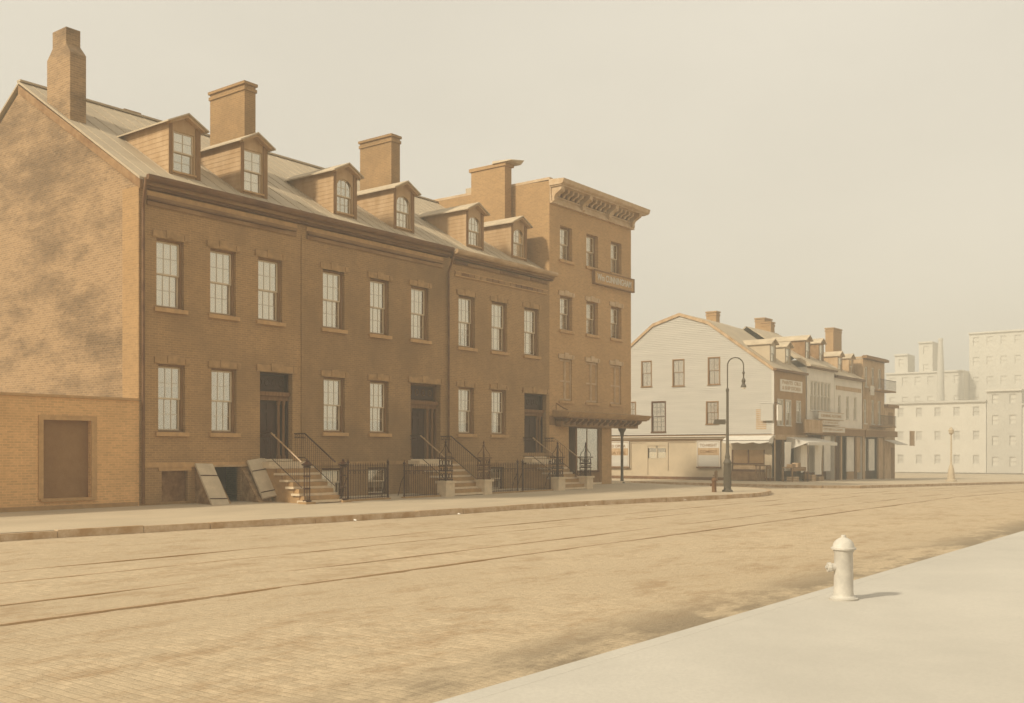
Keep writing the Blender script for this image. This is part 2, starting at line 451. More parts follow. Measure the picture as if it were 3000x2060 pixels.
def far_pavement():
    # sloping from the house fronts (z=0) to the kerb (z=-.15)
    mb = MB()
    xs = [-60, -20, 5, 11.6, 16, 20.6, 26, 31, 36, 41]
    prof = []
    for x in xs: prof.append((x, kerby(x)))
    cx, cy, r = 41.5, -4.0, 5.3
    arc = [(41 + 8.6 * math.sin(t), -9.3 + 6.2 * (1 - math.cos(t))) for t in [R(k) for k in range(10, 91, 10)]]
    prof += arc + [(49.6, 0), (49.6, 40)]
    inner = [(x, .02) for x, _ in prof[:len(xs)]] + [(min(47.3, 41 + (x - 41) * .75), .02) for x, _ in arc] + [(47.3, .3), (47.3, 40)]
    n = len(prof)
    zk = lambda x: gz(x) + .17
    for i in range(n - 1):
        (xa, ya), (xb, yb) = prof[i], prof[i + 1]; (ua, va), (ub, vb) = inner[i], inner[i + 1]
        mb.poly([(xa, ya + .0, zk(xa)), (xb, yb + .0, zk(xb)), (ub, vb, 0), (ua, va, 0)])
    mb.poly([(-60, .02, 0), (47.3, .02, 0), (47.3, 40, 0), (-60, 40, 0)])
    o = mb.build('pavement', 'walkfar'); o['kind'] = 'structure'
    # kerb stones
    k = MB(); k.box(-60, -14, -4.2, -3.6, gz(0) - .1, gz(0) + .168)
    root = k.build('kerb', 'kerb', kind='structure')
    BASE[root.name] = (0, 0, 0)
    x = -13.0
    idx = 0
    while x < 41:
        L = random.uniform(1.5, 2.3); x1 = min(x + L, 41.02)
        dz = random.uniform(-.012, .012); dy = random.uniform(-.02, .02)
        ya, yb = kerby(x) + dy, kerby(x1) + dy
        zt = gz(x) + .172 + dz
        MB().hexa([(x + .008, ya - .16, -.55), (x1 - .008, yb - .16, -.55), (x1 - .008, yb + .02, -.55), (x + .008, ya + .02, -.55),
                   (x + .008, ya - .14, zt), (x1 - .008, yb - .14, zt), (x1 - .008, yb + .02, zt), (x + .008, ya + .02, zt)]).build('kerb_stone', 'kerb', root)
        x = x1
    for (xa, ya), (xb, yb) in zip(prof[len(xs) - 1:], prof[len(xs):]):
        nx, ny = (yb - ya), -(xb - xa); L = math.hypot(nx, ny); nx, ny = nx / L * .15, ny / L * .15
        zt = zk(xa) + .004
        MB().hexa([(xa + nx, ya + ny, -.7), (xb + nx, yb + ny, -.7), (xb, yb, -.7), (xa, ya, -.7), (xa + nx, ya + ny, zt), (xb + nx, yb + ny, zt), (xb, yb, zt), (xa, ya, zt)]).build('kerb_stone', 'kerb', root)
far_pavement()

def cross_pavement():
    """pavement in front of the white gable house and on along the shops"""
    mb = MB(); kb = MB()
    out = [(60.3, 40), (60.3, 9.3), (59.2, 2), (58.0, -4.2), (58.3, -6.2), (60.3, -7.6), (70, -8.6), (90.5, -10.6), (112, -11.5), (198, -12)]
    inn = [(65.1, 40), (65.1, 9.3), (65.1, 4), (65.1, 1), (65.1, -.2), (66, -.2), (70, -.2), (90.5, -.2), (112, -.2), (198, -.2)]
    for (a, b), (c, d) in zip(zip(out, out[1:]), zip(inn, inn[1:])):
        mb.poly([(a[0], a[1], gz(a[0]) + .16), (b[0], b[1], gz(b[0]) + .16), (d[0], d[1], gz(d[0]) + .24), (c[0], c[1], gz(c[0]) + .24)])
        nx, ny = (b[1] - a[1]), -(b[0] - a[0]); L = math.hypot(nx, ny); nx, ny = nx / L * .16, ny / L * .16
        kb.hexa([(a[0] + nx, a[1] + ny, gz(a[0]) - .3), (b[0] + nx, b[1] + ny, gz(b[0]) - .3), (b[0] - nx, b[1] - ny, gz(b[0]) - .3), (a[0] - nx, a[1] - ny, gz(a[0]) - .3),
                 (a[0] + nx, a[1] + ny, gz(a[0]) + .165), (b[0] + nx, b[1] + ny, gz(b[0]) + .165), (b[0] - nx, b[1] - ny, gz(b[0]) + .165), (a[0] - nx, a[1] - ny, gz(a[0]) + .165)])
    o = mb.build('side_pavement', 'walkfar'); o['kind'] = 'structure'
    kb.build('side_kerb', 'kerb', kind='structure')
cross_pavement()

for i, y in enumerate(RAILS):
    mb = MB()
    x = -14.0
    while x < 190:
        x1 = x + 3
        z, z1 = gz(x), gz(x1)
        q, q1 = .012 * noise.noise((x * .3, y, 0)), .012 * noise.noise((x1 * .3, y, 0))
        for a, b, h in ((-.03, .012, .006), (.03, .045, .004)):
            mb.hexa([(x, y + a + q, z - .06), (x1, y + a + q1, z1 - .06), (x1, y + b + q1, z1 - .06), (x, y + b + q, z - .06),
                     (x, y + a + q, z + h), (x1, y + a + q1, z1 + h), (x1, y + b + q1, z1 + h), (x, y + b + q, z + h)])
        x = x1
    tag(mb.build('tram_rail', 'rail'), ['worn tram rail nearest the camera with dark hollows beside it', 'second tram rail from the camera, faint in the dust',
        'third tram rail from the camera, just beyond the middle of the road', 'farthest tram rail, nearest the terrace houses'][i], 'rail', 'tram rails set in the road')

# ------------------------------------------------------------------ windows
PANE = {}
def pane_mesh(F, w, h, key):
    k = (key, round(w, 3), round(h, 3))
    if k not in PANE:
        mb = MB(); o = F(0, 0, 0)
        pts = [F(-w / 2, -h / 2, 0), F(w / 2, -h / 2, 0), F(w / 2, h / 2, 0), F(-w / 2, h / 2, 0)]
        mb.poly([(p[0] - o[0], p[1] - o[1], p[2] - o[2]) for p in pts])
        PANE[k] = mb.mesh('pane', 'glass')
    return PANE[k]

def sash(win, F, u0, u1, v0, v1, w, cols, rows, m='woodlight', panes=True, key='f', arch=0):
    """one sash: rails, stiles and glazing bars as one mesh, each pane an object"""
    mb = MB(); st, t = .045, .04
    bx(mb, F, u0, u0 + st, v0, v1, w, w + t); bx(mb, F, u1 - st, u1, v0, v1, w, w + t)
    bx(mb, F, u0 + st, u1 - st, v0, v0 + st, w, w + t); bx(mb, F, u0 + st, u1 - st, v1 - st, v1, w, w + t)
    W_, H_ = u1 - u0 - 2 * st, v1 - v0 - 2 * st
    for i in range(1, cols):
        c = u0 + st + W_ * i / cols; bx(mb, F, c - .008, c + .008, v0 + st, v1 - st, w + .006, w + t - .006)
    for j in range(1, rows):
        c = v0 + st + H_ * j / rows; bx(mb, F, u0 + st, u1 - st, c - .008, c + .008, w + .008, w + t - .008)
    o = mb.build('sash', m, win)
    if panes:
        me = pane_mesh(F, W_ / cols, H_ / rows, key)
        for i in range(cols):
            for j in range(rows):
                p = F(u0 + st + W_ * (i + .5) / cols, v0 + st + H_ * (j + .5) / rows, w + t / 2)
                r = (random.uniform(-.006, .006), random.uniform(-.006, .006), random.uniform(-.008, .008))
                inst('pane', me, win, p, r)
    return o

def window(house, F, u0, u1, v0, v1, depth=.2, cols=3, rows=2, key='f', blind=1.0, lintel=True, sillm='sill', frame='wood', sashm='woodlight',
           split=.5, lift=0, curtain=None, lm='lintel', sill_out=.09, simple=False, bm='blind', tablets=True):
    """sash window in a hole of a wall: outer frame (the part) with sashes, panes, shade, sill and lintel as its pieces"""
    fr = .07; mb = MB()
    bx(mb, F, u0, u0 + fr, v0, v1, depth - .08, depth + .1); bx(mb, F, u1 - fr, u1, v0, v1, depth - .08, depth + .1)
    bx(mb, F, u0 + fr, u1 - fr, v1 - fr, v1, depth - .08, depth + .1); bx(mb, F, u0 + fr, u1 - fr, v0, v0 + .06, depth - .1, depth + .1)
    win = mb.build('window', frame, house)
    a, b, c, d = u0 + fr, u1 - fr, v0 + .06, v1 - fr
    mid = c + (d - c) * split
    sash(win, F, a, b, mid - .02, d, depth - .03, cols, rows, sashm, key=key)
    sash(win, F, a, b, c + lift, mid + .02 + lift, depth + .02, cols, rows, sashm, key=key)
    if blind > 0:
        vb = d - (d - c) * blind
        fpiece('window_shade', bm, win, F, a, b, vb, d, depth + .105, depth + .11)
        if blind < .97: fpiece('shade_bar', bm, win, F, a + .01, b - .01, vb - .02, vb, depth + .1, depth + .115)
    if curtain:
        for q in curtain:
            fpiece('curtain', 'curtain' if len(q) < 3 else q[2], win, F, a + (b - a) * q[0], a + (b - a) * q[1], c, d, depth + .12, depth + .14)
    # room behind
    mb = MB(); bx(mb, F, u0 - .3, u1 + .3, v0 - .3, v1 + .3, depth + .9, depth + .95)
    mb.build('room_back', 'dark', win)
    if sillm: fpiece('window_sill', sillm, win, F, u0 - .1, u1 + .1, v0 - .13, v0, -sill_out, depth)
    if lintel:
        fpiece('lintel', lm, win, F, u0 - .14, u1 + .14, v1, v1 + .22, -.03, .1)
        if tablets:
            cx = (u0 + u1) / 2
            fpiece('lintel_tablet', lm, win, F, cx - .17, cx + .17, v1 + .035, v1 + .27, -.055, -.03)
            for s in (u0 - .07, u1 + .07): fpiece('corner_block', lm, win, F, s - .075, s + .075, v1 + .03, v1 + .2, -.055, -.03)
    return win

# ------------------------------------------------------------------ the terrace of three brick houses
XA, XB, XC, XD, XE = 18.05, 24.42, 32.4, 39.67, 47.16
EAVE, SL, RY = 10.02, .606, 7.1
RZ = EAVE + SL * RY + .05
def rz(y): return EAVE + SL * y

def house_shell(h, x0, x1, m, holes, gable_left=None, extra_front=None):
    F = front(0)
    wall(F, x0, x1, 0, 9.92, holes).build('front_wall', m, h)
    back = MB().poly([(x0, 2 * RY, 0), (x1, 2 * RY, 0), (x1, 2 * RY, 9.9), (x0, 2 * RY, 9.9)])
    back.build('rear_wall', m, h)
    for nm, x, mt in (('gable_wall', x0, gable_left or m), ('party_wall', x1 - .03, m)):
        if nm == 'gable_wall' and not gable_left: x = x0 + .03
        MB().poly([(x, 0, 0), (x, 2 * RY, 0), (x, 2 * RY, 9.9), (x, RY, RZ - .1), (x, 0, 9.9)]).build(nm, mt, h)

def roof_part(h, x0, x1, over_left=0):
    t = .08
    mb = MB()
    for s in (1, -1):
        y0, y1 = RY - s * (RY + .16), RY
        z0, z1 = rz(-.16) , RZ
        mb.hexa([(x0 - over_left, y0, z0), (x1, y0, z0), (x1, y1, z1), (x0 - over_left, y1, z1),
                 (x0 - over_left, y0, z0 + t), (x1, y0, z0 + t), (x1, y1, z1 + t), (x0 - over_left, y1, z1 + t)])
    o = mb.build('roof', 'roof', h)
    # standing seams of the tin covering
    x = x0 + .3
    while x < x1 - .1:
        mb = MB()
        mb.hexa([(x - .012, -.15, rz(-.15) + t), (x + .012, -.15, rz(-.15) + t), (x + .012, RY, RZ + t), (x - .012, RY, RZ + t),
                 (x - .012, -.15, rz(-.15) + t + .02), (x + .012, -.15, rz(-.15) + t + .02), (x + .012, RY, RZ + t + .02), (x - .012, RY, RZ + t + .02)])
        mb.build('roof_seam', 'roof', o); x += .62
    piece('ridge_cap', 'roof', o, x0 - over_left, x1, RY - .12, RY + .12, RZ + t - .02, RZ + t + .05)
    return o

def cornice(h, x0, x1, gm='gutter', style=0, lo=9.3):
    # gutter, soffit board, frieze and bed moulding; each length is a piece
    o = MB().box(x0, x1, -.30, .0, 9.93, 9.98).build('cornice', 'cornice', h)
    g = MB()
    n = 8; prof = [(-.32 + .0, 10.06), (-.44, 10.06), (-.45, 9.98), (-.41, 9.90), (-.33, 9.86), (-.25, 9.88), (-.25, 9.93)]
    g.prism([(x0, y, z) for y, z in prof], (x1 - x0, 0, 0)); g.build('gutter', gm, o)
    piece('fascia_board', 'cornice', o, x0, x1, -.24, -.0, 9.78, 9.925)
    piece('bed_moulding', gm if style == 0 else 'gutter', o, x0, x1, -.16, 0, 9.70, 9.778)
    piece('frieze_board', 'sill' if style == 0 else 'cornice', o, x0 + .2, x1 - .25, -.045, 0, 9.50, 9.66)
    if style == 0:
        piece('frieze_board', 'cornice', o, x0 + .2, x1 - .3, -.10, 0, 9.40, 9.498)
        piece('frieze_moulding', 'gutter', o, x0 + .2, x1 - .8, -.14, 0, 9.36, 9.398)
        piece('frieze_board', 'cornice', o, x0 + .2, x1 - .3, -.06, 0, 9.22, 9.35)
    else:
        # peeling dentil boards and a lower dark strip
        x = x0 + .3
        while x < x1 - .5:
            L = random.uniform(.5, 1.0); x1_ = min(x + L, x1 - .35)
            piece('patched_board', random.choice(['gutter', 'cornice', 'rust']), o, x, x1_ - .02, -.075 - random.random() * .02, -.04, 9.53, 9.64)
            x = x1_
        x = x0 + .3
        while x < x1 - .5:
            x1_ = min(x + .42, x1 - .35)
            piece('frieze_panel', random.choice(['cornice', 'lintel', 'gutter']), o, x, x1_ - .03, -.05, 0, 9.06, 9.2)
            x = x1_
        piece('frieze_moulding', 'sill', o, x0 + .25, x1 - .3, -.07, 0, 9.2, 9.235)
        piece('frieze_moulding', 'sill', o, x0 + .25, x1 - .3, -.07, 0, 9.02, 9.06)
    return o

def dormer(h, cx, yf=.85, w=1.16, top=12.30, peak=12.60, arched=False, blind=1.0, lift=0, bm='blind', open_dark=False):
    x0, x1 = cx - w / 2, cx + w / 2
    zb = rz(yf) + .08
    yb = (top - EAVE) / SL
    yp = (peak - EAVE) / SL
    mb = MB()
    # cheeks
    for x, s in ((x0, 1), (x1, -1)):
        mb.prism([(x, yf, zb - .05), (x, yf, top), (x, yb, top)], (.06 * s, 0, 0))
    wu0, wu1, wv0, wv1 = cx - .41, cx + .36, zb + .13, 12.03
    F = front(yf)
    wall(F, x0, x1, zb - .05, top, [(wu0, wu1, wv0, wv1)], .10, mb)
    # pediment
    mb.prism([(x0, yf, top), (x1, yf, top), (cx, yf, peak - .01)], (0, .06, 0))
    d = mb.build('dormer', 'dormer', h)
    # roof slopes of the dormer, each a piece
    ov, tf = .20, .05
    for s in (-1, 1):
        xe = cx + s * (w / 2 + ov); ze = top - ov * (peak - top) / (w / 2)
        yb2 = (ze - EAVE) / SL
        MB().hexa([(xe, yf - .26, ze), (cx, yf - .26, peak), (cx, yp, peak), (xe, yb2, ze),
                   (xe, yf - .26, ze + tf), (cx, yf - .26, peak + tf), (cx, yp, peak + tf), (xe, yb2, ze + tf)]).build('dormer_roof', 'dormerroof', d)
        # barge moulding under the slope
        MB().hexa([(cx + s * (w / 2 + .06), yf - .2, top - .12), (cx, yf - .2, peak - .1), (cx, yf, peak - .1), (cx + s * (w / 2 + .06), yf, top - .12),
                   (cx + s * (w / 2 + .10), yf - .2, top - .03), (cx, yf - .2, peak), (cx, yf, peak), (cx + s * (w / 2 + .10), yf, top - .03)]).build('barge_board', 'dormer', d)
    piece('corner_board', 'wood', d, x0 - .015, x0 + .12, yf - .02, yf - .002, zb, top - .02)
    piece('corner_board', 'wood', d, x1 - .16, x1 + .015, yf - .04, yf - .002, zb, top - .02)
    piece('dormer_sill', 'sill', d, wu0 - .06, wu1 + .06, yf - .07, yf + .1, wv0 - .06, wv0)
    mid = (wv0 + wv1) / 2
    sash(d, F, wu0, wu1, mid - .02, wv1, .05, 3 if not open_dark else 2, 2, 'woodlight', panes=True)
    sash(d, F, wu0, wu1, wv0 + lift, mid + .02 + lift, .1, 3 if not open_dark else 2, 2, 'woodlight', panes=True)
    if arched:
        n = 10; r = (wu1 - wu0) / 2; c = (wu0 + wu1) / 2; zc = wv1 - r * .85
        arc = [(c + r * math.cos(t), zc + r * .85 * math.sin(t)) for t in [math.pi * i / n for i in range(n + 1)]]
        mb = MB()
        pr = [(wu1 + .0, wv1)] + arc[:n // 2 + 1]
        mb.prism([(x, yf - .004, z) for x, z in pr], (0, .045, 0))
        pl = [(wu0, wv1)] + arc[n // 2:][::-1]
        mb.prism([(x, yf - .004, z) for x, z in pl], (0, .045, 0))
        mb.build('arched_spandrel', 'dormer', d)
    vb = wv1 - (wv1 - wv0) * blind
    piece('window_shade', bm, d, wu0, wu1, yf + .16, yf + .165, vb, wv1)
    MB().box(wu0 - .05, wu1 + .05, yf + .7, yf + .72, zb, top).build('room_back', 'dark', d)
    # side boards (clapboard courses on the cheek towards the camera)
    z = zb + .14
    while z < top - .1:
        y_end = (z - EAVE) / SL
        if y_end > yf + .15:
            MB().hexa([(x0 - .009, yf + .01, z - .15), (x0, yf + .01, z - .15), (x0, y_end - .15, z - .15), (x0 - .009, y_end - .15, z - .15),
                       (x0 - .003, yf + .01, z), (x0, yf + .01, z), (x0, y_end, z), (x0 - .003, y_end, z)]).build('cheek_board', 'dormer', d)
        z += .16
    return d

def chimney(h, x0, x1, y0, y1, z0, z1, m='brickChim', cap=True, shoulders=False):
    mb = MB().box(x0, x1, y0, y1, z0, z1 - (.9 if shoulders else 0))
    if shoulders:
        s = .30
        mb.hexa([(x0, y0, z1 - .9), (x1, y0, z1 - .9), (x1, y1, z1 - .9), (x0, y1, z1 - .9),
                 (x0 + .03, y0 + s, z1 - .55), (x1 - .03, y0 + s, z1 - .55), (x1 - .03, y1 - s, z1 - .55), (x0 + .03, y1 - s, z1 - .55)])
        mb.box(x0 + .03, x1 - .03, y0 + s, y1 - s, z1 - .55, z1)
    c = mb.build('chimney', m, h)
    if cap:
        piece('cap_course', m, c, x0 - .04, x1 + .04, y0 - .04, y1 + .04, z1 - .32, z1 - .2)
        piece('cap_course', m, c, x0 - .06, x1 + .06, y0 - .06, y1 + .06, z1 - .1, z1 + .003)
    return c

def front_door(h, u0, u1, v0, v1, fm, dm, pm, leaf0, leaf1, trans, colm, shades=None):
    F = front(0); D = .32
    mb = MB()
    bx(mb, F, u0, u0 + .07, v0, v1, D - .1, D + .08); bx(mb, F, u1 - .07, u1, v0, v1, D - .1, D + .08); bx(mb, F, u0 + .07, u1 - .07, v1 - .07, v1, D - .1, D + .08)
    bx(mb, F, u0 + .07, u1 - .07, v0, v1 - .07, D + .05, D + .09)
    d = mb.build('door_frame', fm, h)
    fpiece('transom_bar', colm, d, F, u0 + .02, u1 - .02, trans - .14, trans, D - .22, D + .05)
    fpiece('entablature', colm, d, F, u0 + .04, u1 - .04, trans - .30, trans - .142, D - .14, D + .05)
    fpiece('transom_light', 'doorpanel', d, F, u0 + .1, u1 - .1, trans + .06, v1 - .1, D + .01, D + .045)
    # carved ornament in the transom: ring and bars
    for k in range(4):
        c = u0 + (u1 - u0) * (k + .8) / 4.6; mb = MB(); z = (trans + v1) / 2
        pts = [F(c + .1 * math.cos(t), z + .12 * math.sin(t), D) for t in [2 * math.pi * i / 10 for i in range(11)]]
        mb.tube(pts, .016, 4); mb.build('transom_ring', fm, d)
    lf = MB(); bx(lf, F, leaf0, leaf1, v0 + .02, trans - .31, D + .0, D + .045); lf = lf.build('door', dm, h)
    w = (leaf1 - leaf0)
    H = trans - .31 - v0
    for i in range(2):
        for a, b in ((.03, .24), (.29, .36), (.42, .46), (.36, .36)):
            pass
        a = leaf0 + w * (.12 + .44 * i); b = a + w * .32
        for v_, q in ((.05, .25), (.35, .44), (.5, .80), (.86, .95)):
            fpiece('door_panel', pm, lf, F, a, b, v0 + H * v_, v0 + H * q, D - .012, D - .001)
            m2 = MB()
            bx(m2, F, a - .015, a, v0 + H * v_ - .015, v0 + H * q + .015, D - .02, D - .001); bx(m2, F, b, b + .015, v0 + H * v_ - .015, v0 + H * q + .015, D - .02, D - .001)
            bx(m2, F, a, b, v0 + H * q, v0 + H * q + .015, D - .02, D - .001); bx(m2, F, a, b, v0 + H * v_ - .015, v0 + H * v_, D - .02, D - .001)
            m2.build('panel_moulding', dm, lf)
    kn = MB().lathe((leaf0 + w * .93, D - .05, v0 + H * .42), [(.0, -.03), (.03, -.015), (.03, .015), (0, .03)], 8).build('door_knob', 'handrail', lf, True)
    # pilasters beside the leaf
    for c in (leaf1 + .10, leaf1 + (u1 - leaf1) * .62, leaf0 - .10):
        if u0 + .12 < c < u1 - .05:
            m2 = MB().lathe((c, D - .06, v0), [(.085, 0), (.085, .12), (.06, .16), (.052, (trans - .31 - v0) - .15), (.07, (trans - .31 - v0) - .12), (.08, (trans - .302 - v0))], 10)
            m2.build('pilaster', colm, d, True)
    fpiece('threshold', 'step', d, F, u0, u1, v0 - .06, v0 + .02, -.02, D + .05)
    cx = (u0 + u1) / 2
    fpiece('lintel', 'lintel', d, F, u0 - .16, u1 + .16, v1, v1 + .24, -.04, .1)
    fpiece('lintel_tablet', 'lintel', d, F, cx - .27, cx + .27, v1 + .04, v1 + .30, -.07, -.04)
    for s in (u0 - .08, u1 + .08): fpiece('corner_block', 'lintel', d, F, s - .08, s + .08, v1 + .03, v1 + .24, -.07, -.04)
    return d

def stoop(h, x0, x1, top=1.36, tread=.29, cheek=True, left_cheek=None):
    n = 6; rise = (top - .03) / n
    mb = MB()
    yland = -.95
    # solid body under the steps
    pts = [(x0 + .05, -.005, -.1), (x0 + .05, -.005, top - .28)]
    pts += [(x0 + .05, yland + .06, top - .28)]
    for k in range(1, n):
        pts += [(x0 + .05, yland - tread * (k - 1) + .06, top - rise * (k) - .06), (x0 + .05, yland - tread * k + .06, top - rise * k - .06)]
    pts += [(x0 + .05, yland - tread * (n - 1) + .06, -.1)]
    mb.prism(pts, (x1 - x0 - .1, 0, 0))
    s = mb.build('stoop', 'sootstone', h)
    piece('landing_slab', 'step', s, x0, x1, -.62, -.002, top - .21 - .0, top - .055)
    for k in range(n):
        zt = top - rise * (k + 1) + .02
        y0 = yland - tread * k
        piece('step', 'step', s, x0 - .02, x1 + .04, y0 - .045, y0 + tread + (.36 if k == 0 else .08), zt - .075, zt)
        piece('riser', 'wood', s, x0 + .03, x1 - .01, y0 + .004, y0 + .03, zt - rise + .02, zt - .076)  # darker colour paints the shade below each nosing
    return s

# house A
FA = front(0)
hA = thing('row_house', 'left brick row house with sooty gable end, tall chimney and open cellar hatch', 'house', (21.2, 0, 0), 'brick row houses with dormers')
holesA = [(18.68, 19.65, 2.26, 4.38), (20.65, 21.64, 2.26, 4.38), (22.61, 24.04, 1.38, 4.38),
          (18.62, 19.61, 6.12, 8.28), (20.6, 21.62, 6.12, 8.28), (22.54, 23.58, 6.12, 8.28),
          (18.8, 19.75, .08, 1.05), (20.78, 21.82, 0, 1.15)]
house_shell(hA, XA, XB, 'brickA', holesA, 'stucco')
window(hA, FA, *holesA[0], blind=.3, bm='boards', curtain=[(0, .45, 'curtain'), (.5, 1, 'shutter')], frame='wood')
window(hA, FA, *holesA[1], blind=.45, bm='boards', curtain=[(0, .5, 'shutter'), (.52, 1, 'curtain')], frame='wood')
for q in holesA[3:6]: window(hA, FA, *q, frame='wood', blind=1)
front_door(hA, 22.61, 24.04, 1.38, 4.38, 'door', 'door', 'doorpanel', 22.72, 23.52, 3.72, 'doorlight')
stoop(hA, 22.5, 24.12)
roof_part(hA, XA, XB, .12)
cornice(hA, XA + .02, XB + .05)
dormer(hA, 20.2, .82, blind=.55, lift=.0, bm='blind', open_dark=True)
dormer(hA, 22.85, .62, blind=1, open_dark=True, w=1.1)
chimney(hA, 18.06, 18.62, 4.0, 5.45, 11.7, 15.7, 'stucco', cap=False, shoulders=True)
chimney(hA, 24.05, 24.55, 2.65, 4.7, 11, 15.25)
chimney(hA, 22.3, 22.9, 7.6, 8.6, 12, 14.75, 'brickChim')
# rake board and return of the front wall, party joint, base course
MB().hexa([(XA - .14, -.2, rz(-.2) - .28), (XA - .02, -.2, rz(-.2) - .28), (XA - .02, RY, RZ - .34), (XA - .14, RY, RZ - .34),
           (XA - .14, -.2, rz(-.2) - .005), (XA - .02, -.2, rz(-.2) - .005), (XA - .02, RY, RZ - .06), (XA - .14, RY, RZ - .06)]).build('rake_board', 'cornice', hA)
MB().box(XA - .06, XA + .0, -.02, .85, 3.25, 9.75).build('corner_quoin', 'brickDside', hA)
piece('base_course', 'sill', hA, XA + .1, 22.4, -.05, -.003, 1.16, 1.32)
p = MB().tube([(18.02, -.36, 9.9), (18.02, -.3, 9.6), (18.10, -.09, 9.1), (18.10, -.09, .05)], .05, 8)
p.build('downpipe', 'gutter', hA, True)
# boarded cellar window
MB().box(18.82, 19.73, .1, .14, .08, 1.05).build('cellar_board', 'rust', hA)
piece('cellar_lintel', 'sill', hA, 18.68, 19.87, -.03, -.002, 1.05, 1.16)
# bulkhead cheeks, hatch frame and the two opened leaves
for a, b in ((20.02, 20.74), (21.84, 22.42)):
    MB().prism([(a, -.005, -.1), (a, -.005, 1.12), (a, -.86, .03), (a, -.94, -.1)], (b - a, 0, 0)).build('bulkhead_cheek', 'rubble', hA)
piece('hatch_lintel', 'boards', hA, 20.66, 21.95, -.06, -.002, 1.15, 1.22)
MB().box(20.7, 21.9, .9, 1.0, -.05, 1.3).build('cellar_dark', 'dark', hA)
def leaf(x0, x1, yt, zt, yb, zb, lift):
    d = MB().hexa([(x0, yb, zb), (x1, yb, zb + lift), (x1, yb + .05, zb + lift - .05), (x0, yb + .05, zb - .05),
                   (x0, yt, zt), (x1, yt, zt + lift), (x1, yt + .05, zt + lift - .05), (x0, yt + .05, zt - .05)])
    o = d.build('cellar_door', 'hatchboards', hA)
    for k in (.3, .86):
        y, z = yt + (yb - yt) * k, zt + (zb - zt) * k
        MB().hexa([(x0, y - .016, z - .004), (x1, y - .016, z + lift - .004), (x1, y - .004, z + lift + .006), (x0, y - .004, z + .006),
                   (x0, y - .01, z + .022), (x1, y - .01, z + lift + .022), (x1, y, z + lift + .026), (x0, y, z + .026)]).build('door_batten', 'iron', o)
    return o
leaf(19.96, 20.62, -.10, 1.28, -.98, -.02, -.02)
leaf(21.98, 22.70, -.14, 1.36, -.95, .12, .09)

# house B
hB = thing('row_house', 'middle brick row house, widest of the terrace, stained around its iron fence', 'house', (28.4, 0, 0), 'brick row houses with dormers')
holesB = [(25.5, 26.55, 2.35, 4.37), (27.85, 28.85, 2.35, 4.37), (30.1, 31.9, 1.33, 4.4),
          (25.46, 26.52, 6.14, 8.27), (27.85, 28.87, 6.14, 8.27), (30.13, 31.17, 6.14, 8.27), (25.4, 26.5, .0, 1.05), (27.75, 28.85, .0, 1.05), (30.35, 31.5, .0, .92)]
house_shell(hB, XB, XC, 'brickB', holesB)
window(hB, FA, *holesB[0], blind=.8, sashm='woodlight')
window(hB, FA, *holesB[1], blind=.78)
for q, bl in zip(holesB[3:6], (.96, 1, 1)): window(hB, FA, *q, blind=bl)
window(hB, FA, *holesB[6], blind=.9, rows=1, lintel=False, sillm=None, frame='wooddark')
window(hB, FA, *holesB[7], blind=.75, rows=1, cols=2, lintel=False, sillm=None, frame='wooddark')
window(hB, FA, *holesB[8], blind=.9, rows=1, cols=2, lintel=False, sillm=None, frame='wooddark')
front_door(hB, 30.1, 31.9, 1.33, 4.4, 'doorlight', 'door', 'doorpanel', 30.45, 31.25, 3.7, 'doorlight')
stoop(hB, 29.95, 31.9)
roof_part(hB, XB, XC)
cornice(hB, XB + .06, XC - .12)
dormer(hB, 27.35, .85, arched=True, blind=.62, lift=.0, bm='curtain', open_dark=False)
dormer(hB, 30.6, .85, arched=True)
chimney(hB, 31.85, 32.38, 2.75, 4.65, 11, 15.25)
chimney(hB, 30.2, 30.9, 8.4, 9.2, 12, 14.75)
# pilaster strip at the joint between houses, base course
piece('party_joint', 'brickB', hB, XB + .0, XB + .14, -.035, -.002, 0, 9.3)
piece('base_course', 'lintel', hB, XB + .2, 29.8, -.04, -.003, 1.16, 1.28)
MB().tube([(32.26, -.40, 9.88), (32.28, -.36, 9.66), (32.3, -.1, 9.1), (32.3, -.1, 4.4), (32.3, -.1, 1.6)], .045, 8).build('downpipe', 'gutter', hB, True)

# house C
hC = thing('row_house', 'right brick row house beside the four-storey corner building', 'house', (36, 0, 0), 'brick row houses with dormers')
holesC = [(33.05, 34.08, 2.4, 4.38), (35.29, 36.33, 2.4, 4.38), (37.69, 39.42, 1.6, 4.33),
          (33.05, 34.13, 6.07, 8.25), (35.29, 36.4, 6.07, 8.25), (37.69, 38.8, 6.07, 8.25), (35.2, 36.2, -.05, .98), (37.8, 39.2, -.05, 1.02)]
house_shell(hC, XC, XD, 'brickC', holesC)
window(hC, FA, *holesC[0], blind=.78)
window(hC, FA, *holesC[1], blind=.8)
for q, bl in zip(holesC[3:6], (.62, 1, .93)): window(hC, FA, *q, blind=bl, curtain=[(0, 1)] if bl < 1 else None)
window(hC, FA, *holesC[6], blind=.6, rows=1, cols=2, lintel=False, sillm=None, frame='wooddark')
window(hC, FA, *holesC[7], blind=.85, rows=1, cols=2, lintel=False, sillm=None, frame='wooddark')
front_door(hC, 37.69, 39.42, 1.4, 4.33, 'door', 'door', 'doorpanel', 38.05, 38.9, 3.6, 'doorlight')
stoop(hC, 37.45, 39.25)
roof_part(hC, XC, XD)
cornice(hC, XC + .1, XD + .1, 'gutterlight', 1)
dormer(hC, 35.15, .85, arched=True)
dormer(hC, 38.4, .85, arched=True)
c4 = chimney(hC, 39.08, 39.6, 2.2, 4.3, 10.8, 15.55, 'brickDside', cap=False)
piece('cap_course', 'brickDside', c4, 39.02, 39.7, 2.12, 4.4, 15.4, 15.56)
